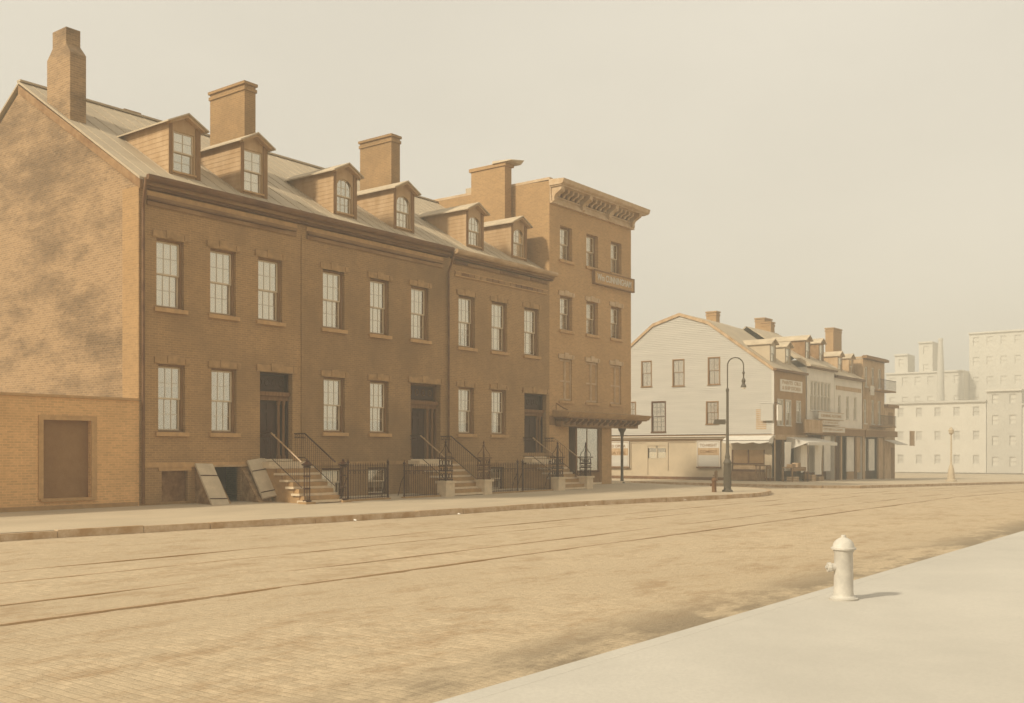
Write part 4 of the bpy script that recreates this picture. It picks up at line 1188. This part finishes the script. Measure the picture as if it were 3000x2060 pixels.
fr = MB(); fr.tube([(GX - .95, ya, 2.4), (GX - .95, yb, 2.4)], .02, 5)
for y in (ya + .1, yb - .1): fr.tube([(GX - .02, y, 1.95), (GX - .95, y, 2.4)], .018, 5)
fr.build('awning_frame', 'iron', aw)
# posters
def poster(y0, y1, z0, z1, label, lines):
    t = thing('poster_board', label, 'poster board', (GX - .1, (y0 + y1) / 2, z0), 'posters on the side of the white house')
    MB().box(GX - .10, GX - .05, y0, y1, z0, z1).build('board', 'boards', t)
    piece('board_frame', 'trimwhite', t, GX - .13, GX - .05, y0 - .06, y0, z0, z1); piece('board_frame', 'trimwhite', t, GX - .13, GX - .05, y1, y1 + .06, z0, z1)
    piece('board_frame', 'trimwhite', t, GX - .13, GX - .05, y0 - .06, y1 + .06, z1, z1 + .06)
    piece('board_ledge', 'gutter', t, GX - .2, GX - .05, y0 - .08, y1 + .08, z0 - .1, z0)
    H = z1 - z0
    piece('poster_sheet', 'clap', t, GX - .115, GX - .102, y0 + .04, y1 - .04, z0 + .03, z0 + H * .46)
    piece('poster_sheet', 'boards', t, GX - .115, GX - .102, y0 + .04, y1 - .04, z0 + H * .5, z0 + H * .72)
    piece('poster_sheet', 'trimwhite', t, GX - .115, GX - .102, y0 + .04, y1 - .04, z0 + H * .75, z1 - .04)
    for s, f in lines: text(t, s, (GX - .12, (y0 + y1) / 2, z0 + H * f), .28, 'shutter', rot=(R(90), 0, R(-90)), width=(y1 - y0) * .8)
    return t
poster(3.5, 5.15, .6, 2.35, 'pasted poster board left of the corner shop window', [('COMEDY', .6), ('TO-NIGHT', .85)])
poster(10.75, 13.2, .55, 2.35, 'wide poster board half hidden behind the corner column', [('THEATRE', .55), ('GRAND OPERA', .83)])
# hanging sign boards at the corner
def board(name, x0, x1, y0, y1, z0, z1, m, label, s=None, cat='sign'):
    t = thing(name, label, cat, ((x0 + x1) / 2, (y0 + y1) / 2, z0))
    MB().box(x0, x1, y0, y1, z0, z1).build('board', m, t)
    e = .04
    mb = MB(); mb.box(x0 - e, x1 + e, y0 - .015, y1 + .015, z1, z1 + e); mb.box(x0 - e, x1 + e, y0 - .015, y1 + .015, z0 - e, z0)
    mb.build('sign_frame', 'boards', t)
    if s: text(t, s, ((x0 + x1) / 2, y0 - .006, (z0 + z1) / 2), (z1 - z0) * .6, 'boards', width=(x1 - x0) * .8)
    return t
t = thing('sign_board', 'square white sign projecting from the corner of the white house', 'sign', (64.7, -.5, 3.7))
MB().box(GX - .25, GX - .17, -.45, .42, 3.72, 4.85).build('board', 'clap', t)
MB().box(GX - .2, 65.5, -.75, -.68, 3.72, 4.75).build('board', 'paper', t)
MB().tube([(GX, -.4, 4.9), (GX - .2, -.7, 4.9), (65.4, -.7, 4.8)], .02, 4).build('sign_bracket', 'iron', t)

# ------------------------------------------------------------------ row of shops along the main street
def shop_row(name, label, x0, x1, top, wins, m, ground, base, depth=9, cat='shop', roofz=None, fm='trimwhite', dmat='shutter', eave=True, split=2.85, yf=-.4):
    h = thing(name, label, cat, ((x0 + x1) / 2, 3, base), 'shops along the main street')
    F = front(yf)
    wall(F, x0, x1, split + .55, top, wins, .2).build('front_wall', m, h)
    for q in wins:
        mb = MB(); f = .05
        bx(mb, F, q[0], q[0] + f, q[2], q[3], .05, .15); bx(mb, F, q[1] - f, q[1], q[2], q[3], .05, .15); bx(mb, F, q[0] + f, q[1] - f, q[3] - f, q[3], .05, .15)
        w = mb.build('window', fm, h)
        mid = (q[2] + q[3]) / 2
        sash(w, F, q[0] + f, q[1] - f, mid, q[3] - f, .08, 1, 1, fm); sash(w, F, q[0] + f, q[1] - f, q[2], mid, .12, 1, 1, fm)
        fpiece('window_shade', dmat, w, F, q[0], q[1], q[2], q[3], .2, .21)
        fpiece('window_sill', fm, w, F, q[0] - .08, q[1] + .08, q[2] - .1, q[2], -.06, .15)
    for x in (x0 + .02, x1 - .02): MB().poly([(x, yf, base), (x, yf + depth, base), (x, yf + depth, top), (x, yf, top)]).build('party_wall', m, h)
    MB().poly([(x0, yf + depth, base), (x1, yf + depth, base), (x1, yf + depth, top), (x0, yf + depth, top)]).build('rear_wall', m, h)
    # shop fascia, floor, ground-floor openings
    piece('fascia', 'shutter', h, x0, x1, yf - .22, yf + .1, split, split + .52)
    piece('fascia_moulding', 'boards', h, x0, x1, yf - .3, yf, split + .52, split + .6)
    if eave: piece('eaves_gutter', 'gutter', h, x0, x1, yf - .3, yf, top - .08, top + .1)
    MB().box(x0, x1, yf + .6, yf + .65, base, split).build('shop_interior', 'shopdark', h)
    piece('shop_floor', 'shopwall', h, x0, x1, yf - .05, yf + .6, base - .1, base + .1)
    for a, b, z0, z1, mm, nm, w in ground:
        fpiece(nm, mm, h, F, a, b, z0, z1, w, w + .1)
    return h
# B: tall pale false front with a big many-barred window
B_ = shop_row('shop_house', 'tall pale shop front with a wide barred upper window', 70.85, 76.25, 7.7,
    [(71.45 + i * .68, 71.45 + i * .68 + .6, 4.65, 6.75) for i in range(6)], 'shoppale',
    [(71.3, 73.1, .15, 2.4, 'shoppale', 'shop_door', .1), (74.45, 75.75, .2, 2.8, 'shoppale', 'show_window', .1), (70.9, 71.1, -.5, 2.85, 'cornice', 'pilaster', 0), (73.7, 73.9, -.5, 2.85, 'cornice', 'pilaster', 0)], -.55)
MB().hexa([(70.7, -.75, 7.72), (76.4, -.75, 7.72), (76.4, -.4, 7.72), (70.7, -.4, 7.72), (70.7, -.75, 7.85), (76.4, -.75, 7.85), (76.4, 4.2, 10.9), (70.7, 4.2, 10.9)]).build('roof', 'dormerroof', B_)
MB().hexa([(70.7, 4.2, 10.8), (76.4, 4.2, 10.8), (76.4, 8.6, 7.6), (70.7, 8.6, 7.6), (70.7, 4.2, 10.9), (76.4, 4.2, 10.9), (76.4, 8.6, 7.7), (70.7, 8.6, 7.7)]).build('roof', 'dormerroof', B_)
far_dormer(B_, 72.5, .2, 8.1, 9.75, 1.0, 'cornice', .66, -.4, 7.8); far_dormer(B_, 75.2, .2, 8.1, 9.75, 1.0, 'cornice', .66, -.4, 7.8)
# C
C_ = shop_row('shop_house', 'lower shop house with three tall upper windows and two dormers', 76.3, 82.5, 7.3,
    [(77.05, 77.65, 4.2, 5.95), (78.85, 79.5, 4.2, 5.95), (80.55, 81.2, 4.2, 5.95)], 'shoppale',
    [(76.35, 76.6, -.6, 2.85, 'cornice', 'pilaster', 0), (77.7, 78.0, -.6, 2.85, 'boards', 'pilaster', 0), (79.35, 80.9, .1, 2.8, 'shoppale', 'show_window', .1), (79.35, 80.9, -.6, .1, 'shopwall', 'stall_riser', .08), (81.0, 81.3, -.6, 2.85, 'shutter', 'pilaster', 0), (81.4, 82.4, 0, 2.8, 'boards', 'show_window', .1)], -.65)
piece('frieze_panel', 'boards', C_, 76.6, 82.2, -.44, -.402, 6.35, 6.65)
for s in (1, -1):
    MB().hexa([(76.3, 4 - s * 4.6, 7.3), (82.5, 4 - s * 4.6, 7.3), (82.5, 4, 10.2), (76.3, 4, 10.2), (76.3, 4 - s * 4.6, 7.4), (82.5, 4 - s * 4.6, 7.4), (82.5, 4, 10.3), (76.3, 4, 10.3)]).build('roof', 'dormerroof', C_)
far_dormer(C_, 79.2, .2, 7.7, 9.1, 1.0, 'boards', .64, -.4, 7.35); far_dormer(C_, 81.7, .2, 7.7, 9.1, 1.0, 'boards', .64, -.4, 7.35)
# D
D_ = shop_row('shop_house', 'tall flat-roofed shop house with two balconies at the end of the row', 82.75, 88.15, 9.3,
    [(83.16, 83.86, 6.93, 8.54), (84.84, 85.5, 6.93, 8.54), (86.57, 87.3, 6.93, 8.54), (82.95, 83.6, 3.95, 5.88), (84.8, 85.5, 3.95, 5.88), (86.5, 87.25, 3.95, 5.88)], 'boards',
    [(82.8, 83.3, -.7, 2.85, 'boards', 'pilaster', 0), (84.5, 85.9, .1, 2.7, 'shoppale', 'show_window', .1), (83.35, 83.7, .1, 2.7, 'shoppale', 'show_window', .1), (86.4, 86.7, -.7, 2.85, 'shutter', 'pilaster', 0), (86.8, 88.1, -.7, 2.8, 'boards', 'show_window', .1)], -.75)
MB().box(82.75, 88.15, -.4, 8.6, 9.1, 9.2).build('flat_roof', 'roof', D_)
piece('cornice_moulding', 'shutter', D_, 82.6, 88.3, -.75, -.35, 9.15, 9.35)
for z in (3.72, 6.66):
    o = MB().box(84.3, 88.4, -1.3, -.4, z - .06, z + .04).build('balcony', 'shutter', D_)
    piece('balcony_rail', 'iron', o, 84.3, 88.4, -1.3, -1.27, z + .85, z + .89)
    for k in range(22): piece('baluster', 'iron', o, 84.35 + k * .19, 84.37 + k * .19, -1.295, -1.275, z + .04, z + .85)
board('sign_board', 83.1, 84.0, -.9, -.85, 6.2, 6.95, 'trimwhite', 'small white sign high on the end shop house')
# E low end building
E_ = thing('end_building', 'low narrow building with an awning at the far end of the shops', 'building', (89.6, 3, -.85))
MB().box(88.2, 91, -.4, 7, -.9, 5.5).build('wall', 'boards', E_)
piece('cornice_moulding', 'shutter', E_, 88.15, 91.2, -.7, -.38, 5.4, 5.65)
piece('window', 'shutter', E_, 89.2, 90.4, -.43, -.402, 4.0, 5.0)
piece('fascia', 'shutter', E_, 88.2, 91.1, -.6, -.38, 2.9, 3.4)
piece('door', 'shutter', E_, 89.9, 90.8, -.44, -.402, -.8, 2.0)
MB().hexa([(88.2, -1.5, 2.2), (91, -1.5, 2.2), (91, -.42, 2.6), (88.2, -.42, 2.6), (88.2, -1.5, 2.26), (91, -1.5, 2.26), (91, -.42, 2.66), (88.2, -.42, 2.66)]).build('awning', 'canvas', E_)
board('sign_board', 91.4, 92.6, -1.6, -1.52, 2.2, 3.4, 'boards', 'hanging board at the far end of the row of shops')
# ground floor of the corner shop towards the main street
for a, b, z0, z1, mm in ((65.0, 65.3, GB, 2.8, 'boards'), (66.4, 66.7, GB, 2.8, 'shutter'), (70.3, 70.6, GB, 2.8, 'cornice'), (68.7, 70.2, .3, 2.2, 'paper')):
    fpiece('pilaster' if mm != 'paper' else 'show_window', mm, hG, Ff, a, b, z0, z1, 0 if mm != 'paper' else .08, .12 if mm != 'paper' else .12)
fpiece('fascia', 'boards', hG, Ff, GX, 70.6, 2.45, 2.8, -.1, .1)
MB().box(GX + .1, 70.5, .25, .3, GB, 2.8).build('shop_interior', 'shopdark', hG)
# canvas awning and hanging goods
aw2 = thing('shop_awning', 'flat canvas awning reaching over the pavement before the second shop', 'awning', (69.6, -1.2, 2.3), None)
MB().hexa([(66.9, -2.0, 2.25), (72.4, -2.0, 2.25), (72.4, -.42, 2.62), (66.9, -.42, 2.62), (66.9, -2.0, 2.3), (72.4, -2.0, 2.3), (72.4, -.42, 2.67), (66.9, -.42, 2.67)]).build('canvas', 'canvas', aw2)
MB().box(66.9, 72.4, -2.02, -1.98, 2.08, 2.25).build('valance', 'canvas', aw2)
MB().poly([(66.9, -2.0, 2.25), (66.9, -.45, 2.6), (66.9, -.45, 1.7)]).build('canvas_side', 'canvas', aw2)
for x in (67.0, 72.3): MB().cyl((x, -1.95, -.45), (x, -1.95, 2.25), .03, .03, 6).build('awning_pole', 'iron', aw2)
def hang(x, y, z0, z1, w, label):
    n = 8; mb = MB()
    for k in range(n + 1):
        u = x + w * k / n; mb.v += [(u, y + .05 * math.sin(k * 1.3), z1), (u + .04 * math.sin(k), y + .07 * math.sin(k * 1.7), z0)]
    mb.f += [(2 * k, 2 * k + 2, 2 * k + 3, 2 * k + 1) for k in range(n)]
    o = mb.build('canvas_curtain', 'paper'); tag(o, label, 'canvas curtain', 'white cloths hung before the shops')
    sol = o.modifiers.new('thickness', 'SOLIDIFY'); sol.thickness = .02
hang(68.3, -.95, .2, 2.1, 1.25, 'white cloth hanging beneath the flat awning')
hang(71.4, -.75, .0, 2.2, 1.3, 'white cloth hanging right of the flat awning')
hang(65.6, -.9, .35, 2.3, 1.0, 'pale cloth draped at the corner post of the shop')

def crate(x, y, z, sx, sy, sz, label, group='crates and stands outside the corner shop'):
    t = thing('crate', label, 'crate', (x, y, z), group)
    MB().box(x - sx / 2 + .02, x + sx / 2 - .02, y - sy / 2 + .02, y + sy / 2 - .02, z, z + sz - .06).build('crate_body', 'wood', t)
    nb = 3
    for k in range(nb):
        z0 = z + sz * k / nb + .01; z1 = z + sz * (k + 1) / nb - .02
        piece('slat', 'boards', t, x - sx / 2, x + sx / 2, y - sy / 2 - .0, y - sy / 2 + .018, z0, z1)
        piece('slat', 'boards', t, x - sx / 2, x - sx / 2 + .018, y - sy / 2 + .02, y + sy / 2, z0, z1)
zz = gz(66) + .2
def stand(x0, x1, y0, y1, zt, label, m='wood'):
    t = thing('display_stand', label, 'market stand', ((x0 + x1) / 2, (y0 + y1) / 2, zz), 'crates and stands outside the corner shop')
    piece('stand_top', m, t, x0, x1, y0, y1, zt - .06, zt)
    for x in (x0 + .06, x1 - .06):
        for y in (y0 + .06, y1 - .06): piece('leg', 'cornice', t, x - .035, x + .035, y - .035, y + .035, zz - .05, zt - .06)
    piece('front_board', 'cornice', t, x0, x1, y0 - .01, y0 + .02, zt - .26, zt - .07)
    return t
stand(64.9, 67.2, -1.75, -1.0, .62, 'wooden stand at the corner of the white house')
stand(64.0, 64.7, -.35, .5, .75, 'narrow dark stand beside the awning of the corner shop', 'gutter')
crate(65.5, -1.4, .62, .6, .4, .22, 'low crate on the wooden corner stand, left')
crate(66.4, -1.4, .62, .55, .4, .3, 'taller crate on the wooden corner stand, right')
crate(65.9, -1.35, zz, .9, .5, .38, 'crate on the pavement beneath the corner stand')
crate(68.9, -1.4, gz(69) + .2, .8, .5, .5, 'crate below the white cloth of the flat awning')
crate(70.6, -1.3, gz(70) + .2, .9, .5, .35, 'dark low crate between the two white cloths')
# posts of goods: striped barber-like post
t = thing('barrel', 'small barrel beside the crates outside the shop', 'barrel', (67.8, -1.5, gz(68) + .2))
MB().lathe((67.8, -1.5, gz(68) + .2), [(.2, 0), (.26, .2), (.28, .35), (.26, .5), (.2, .7)], 12).build('staves', 'wood', t, True)
for z_ in (.12, .56): MB().lathe((67.8, -1.5, gz(68) + .2 + z_), [(.245, 0), (.265, .02), (.265, .04), (.245, .06)], 12).build('hoop', 'iron', t, True)
# sign boards over the shops
board('sign_board', 71.9, 77.0, -.85, -.78, 4.02, 4.5, 'trimwhite', 'upper white shop sign below the barred window', 'DINING ROOMS')
board('sign_board', 72.6, 76.2, -.80, -.74, 3.62, 3.92, 'trimwhite', 'small white sign between the two long shop signs', 'LUNCH')
board('sign_board', 72.0, 77.0, -.95, -.88, 3.08, 3.45, 'trimwhite', 'lower long white sign over the shop openings', 'OYSTERS & CHOPS')
sg2 = board('sign_board', 68.7, 72.0, -1.1, -1.0, 3.0, 3.85, 'boards', 'panelled brown sign hung above the flat awning', 'CIGARS')

# tall stacks above the shop roofs
for x, y, z0, z1, w, lab, rt in ((79.6, 6.7, 9, 12.55, 1.5, 'c', C_), (75.6, 4.6, 9, 11.7, .7, 'b', B_)):
    chimney(rt, x - w / 2, x + w / 2, y - .4, y + .4, z0, z1, 'brickDside')
chimney(D_, 86.0, 88.0, 3.2, 3.9, 9, 12.2, 'brickDside')
chimney(hG, 69.9, 70.5, 6.2, 7.0, 10.5, 12.1, 'brickDside')

# ------------------------------------------------------------------ far buildings in the haze, part of its fade painted into pale walls
def far_block(x, y0, y1, z1, m, label, rows, cols, wm='fargrey', depth=16, win=(1.1, 1.7), group='pale buildings at the far end of the street'):
    gb = gz(x) + .2
    t = thing('far_building', label, 'building', (x + depth / 2, (y0 + y1) / 2, gb), group)
    F = side(x); H = z1 - gb
    holes = []
    for r in range(rows):
        for c in range(cols):
            cy = y0 + (y1 - y0) * (c + .5) / cols; cz = gb + H * (r + .55) / rows
            holes.append((cy - win[0] / 2, cy + win[0] / 2, cz - win[1] / 2, cz + win[1] / 2))
    wall(F, y0, y1, gb, z1, holes, .2).build('front_wall', m, t)
    for h in holes:
        mb = MB(); bx(mb, F, h[0], h[1], h[2], h[2] + .1, .1, .18); bx(mb, F, h[0], h[1], (h[2] + h[3]) / 2 - .03, (h[2] + h[3]) / 2 + .04, .1, .18); bx(mb, F, h[0], h[1], h[3] - .1, h[3], .1, .18)
        bx(mb, F, h[0], h[0] + .08, h[2], h[3], .1, .18); bx(mb, F, h[1] - .08, h[1], h[2], h[3], .1, .18)
        w = mb.build('window', m, t)
        fpiece('pane', wm, w, F, h[0], h[1], h[2], h[3], .2, .22)  # pane toned close to the wall, painting the haze's loss of contrast
    MB().box(x + .2, x + depth, y0, y0 + .1, gb, z1).build('side_wall', m, t); MB().box(x + .2, x + depth, y1 - .1, y1, gb, z1).build('side_wall', m, t)
    MB().box(x + .2, x + depth, y0 + .1, y1 - .1, z1 - .2, z1 - .1).build('flat_roof', m, t)
    fpiece('cornice', wm, t, F, y0 - .1, y1 + .1, z1 - .3, z1 + .05, -.45, .2)
    return t
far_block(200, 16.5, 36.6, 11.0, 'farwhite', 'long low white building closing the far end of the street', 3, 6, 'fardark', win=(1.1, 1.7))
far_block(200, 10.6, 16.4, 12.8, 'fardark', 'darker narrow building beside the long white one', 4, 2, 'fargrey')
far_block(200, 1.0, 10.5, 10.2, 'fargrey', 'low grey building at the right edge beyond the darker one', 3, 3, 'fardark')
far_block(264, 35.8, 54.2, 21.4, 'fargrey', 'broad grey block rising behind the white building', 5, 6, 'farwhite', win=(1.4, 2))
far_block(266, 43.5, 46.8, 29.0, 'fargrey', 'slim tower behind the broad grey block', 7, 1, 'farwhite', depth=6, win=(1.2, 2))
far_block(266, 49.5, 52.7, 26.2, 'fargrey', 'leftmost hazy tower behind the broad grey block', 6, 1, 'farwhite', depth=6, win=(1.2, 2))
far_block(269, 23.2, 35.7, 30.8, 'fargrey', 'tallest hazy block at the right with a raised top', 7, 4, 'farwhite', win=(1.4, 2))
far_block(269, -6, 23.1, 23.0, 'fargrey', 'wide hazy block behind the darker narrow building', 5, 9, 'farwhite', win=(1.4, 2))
t = thing('smokestack', 'thin hazy smokestack above the white far building', 'smokestack', (256, 39, gz(256)))
MB().lathe((256, 39, gz(256) - .1), [(1.2, 0), (.8, 24.5), (.5, 31.2), (.58, 31.3), (.58, 31.8)], 12).build('stack', 'fardark', t, True)

# ------------------------------------------------------------------ street furniture
def crook_lamp(x, y, z, H, label, fancy=True, m='lamp', flip=1):
    t = thing('street_lamp', label, 'street lamp', (x, y, z), 'iron street lamps')
    s = H / 5.95
    MB().lathe((x, y, z), [(.24, 0), (.24, .1), (.17, .14), (.155, .3), (.15, 1.2), (.17, 1.25), (.19, 1.32), (.15, 1.4), (.10, 1.5), (.12, 1.58), (.09, 1.66), (.075, 1.8), (.06, 3.0), (.055, 4.45), (.075, 4.5), (.075, 4.56), (.045, 4.62)], 14).build('post', m, t, True)
    for a in range(6):
        an_ = a * math.pi / 3
        MB().cyl((x + .155 * math.cos(an_), y + .155 * math.sin(an_), z + .3), (x + .15 * math.cos(an_), y + .15 * math.sin(an_), z + 1.2), .02, .02, 4).build('post_flute', m, t)
    # the crook bends over towards +x/-y (to the right of the view)
    dx, dy = .62, -.78
    r = .36; top = z + H - r
    pts = [(x, y, z + 4.6)]
    pts += [(x, y, z + 5.0)]
    for k in range(11):
        a = math.pi - math.pi * k / 10
        q = r * (1 + math.cos(a))
        pts.append((x + dx * q, y + dy * q, top + r * math.sin(a)))
    ex, ey = x + dx * 2 * r, y + dy * 2 * r
    pts.append((ex, ey, top - .25))
    MB().tube(pts, .027, 8).build('crook', m, t, True)
    MB().lathe((ex, ey, top - .25), [(.03, 0), (.05, -.02), (.06, -.08), (.035, -.12), (.03, -.3), (.07, -.34), (.09, -.42), (.07, -.5), (.06, -.54), (.11, -.62), (.13, -.7), (.05, -.72)][::-1], 12).build('lamp_housing', m, t, True)
    MB().lathe((ex, ey, top - 1.03), [(.03, .0), (.085, .02), (.10, .06)], 10).build('lamp_globe', 'blind', t, True)
    # street name plate arm
    MB().tube([(x, y, z + 3.12), (x - dx * .5, y - dy * .5, z + 3.12)], .02, 5).build('sign_arm', m, t, True)
    pl = MB().hexa([(x - dx * .1, y - dy * .1 - .02, z + 3.02), (x - dx * .62, y - dy * .62 - .02, z + 3.02), (x - dx * .62, y - dy * .62 + .02, z + 3.02), (x - dx * .1, y - dy * .1 + .02, z + 3.02),
               (x - dx * .1, y - dy * .1 - .02, z + 3.24), (x - dx * .56, y - dy * .56 - .02, z + 3.24), (x - dx * .56, y - dy * .56 + .02, z + 3.24), (x - dx * .1, y - dy * .1 + .02, z + 3.24)])
    pl.build('name_plate', m, t)
    return t
crook_lamp(42.0, -8.0, -.16, 5.98, 'tall crook-necked iron street lamp standing at the corner kerb')
t = thing('street_lamp', 'distant slender lamp post standing beyond the shops', 'street lamp', (82.4, -7.2, -.65), 'iron street lamps')
MB().lathe((82.4, -7.2, -.66), [(.42, 0), (.4, .15), (.28, .2), (.22, .9), (.13, 1.25), (.07, 1.35), (.05, 3.6)], 10).build('post', 'walkfar', t, True)
MB().lathe((82.4, -7.2, 2.94), [(.05, 0), (.16, .1), (.2, .35), (.1, .5), (.0, .6)], 10).build('lantern', 'walkfar', t, True)

def hydrant(x, y, z, s, m, label, nozz=-1):
    t = thing('fire_hydrant', label, 'fire hydrant', (x, y, z), 'fire hydrants on the pavements')
    P = lambda pr: [(r * s, h * s) for r, h in pr]
    MB().lathe((x, y, z), P([(.145, 0), (.15, .03), (.125, .05), (.118, .1), (.112, .58), (.125, .60), (.125, .615)]), 24).build('barrel', m, t, True)
    MB().lathe((x, y, z + .615 * s), P([(.125, 0), (.15, .006), (.152, .028), (.135, .036), (.13, .05), (.118, .09), (.088, .125), (.05, .148), (.03, .155), (.028, .185), (.0, .187)]), 24).build('bonnet', m, t, True)
    d = Vector((-.61, .79, 0)).normalized() * nozz * -1
    c = Vector((x, y, z + .40 * s))
    MB().cyl(c, c + d * .16 * s, .05 * s, .05 * s, 14).build('nozzle', m, t, True)
    MB().cyl(c + d * .16 * s, c + d * .20 * s, .062 * s, .058 * s, 10).cyl(c + d * .2 * s, c + d * .225 * s, .02 * s, .02 * s, 5).build('nozzle_cap', m, t, True)
    MB().lathe((x, y, z), P([(.17, 0), (.175, .02), (.14, .03)]), 24).build('flange', m, t, True)
    return t
hydrant(12.42, -23.62, -.15, .98, 'hyd', 'large pale fire hydrant in the foreground on the near pavement')
hydrant(41.3, -7.7, -.16, .86, 'hyddark', 'dark fire hydrant beside the crook-necked street lamp')
hydrant(60.9, 1.8, -.26, .9, 'shutter', 'faint fire hydrant on the pavement before the white house')

# paper litter along the kerb
def scrap(x, y, s, label):
    mb = MB(); z = gz(x) + .035
    pts = [(x + s * math.cos(a) * random.uniform(.6, 1.2), y + s * math.sin(a) * random.uniform(.5, 1), z + random.uniform(0, .05)) for a in [k * math.pi / 3 for k in range(6)]]
    mb.add([(x, y, z + .05)] + pts, [(0, i + 1, (i + 1) % 6 + 1) for i in range(6)])
    tag(mb.build('paper_scrap', 'paper'), label, 'litter', 'scraps of paper lying along the far kerb')
scrap(36.3, -8.9, .09, 'white paper scrap in the gutter left of the street lamp')
scrap(24.2, -7.5, .06, 'white paper scrap in the gutter before the middle house')
scrap(20.2, -7.1, .06, 'white paper scrap in the gutter before the leftmost stoop')
scrap(30.6, -8.0, .05, 'small paper scrap in the gutter before the right stoop')

# ------------------------------------------------------------------ haze
hz = MB().box(-70, 330, -75, 150, -9, 33).build('haze', 'blind')
m = bpy.data.materials.new('haze'); m.use_nodes = True
n, l = m.node_tree.nodes, m.node_tree.links; n.clear()
pv = n.new('ShaderNodeVolumePrincipled'); pv.inputs['Density'].default_value = .0035; pv.inputs['Color'].default_value = (1, .94, .79, 1)
oo = n.new('ShaderNodeOutputMaterial'); l.new(pv.outputs[0], oo.inputs['Volume'])
hz.data.materials.clear(); hz.data.materials.append(m); hz['kind'] = 'stuff'
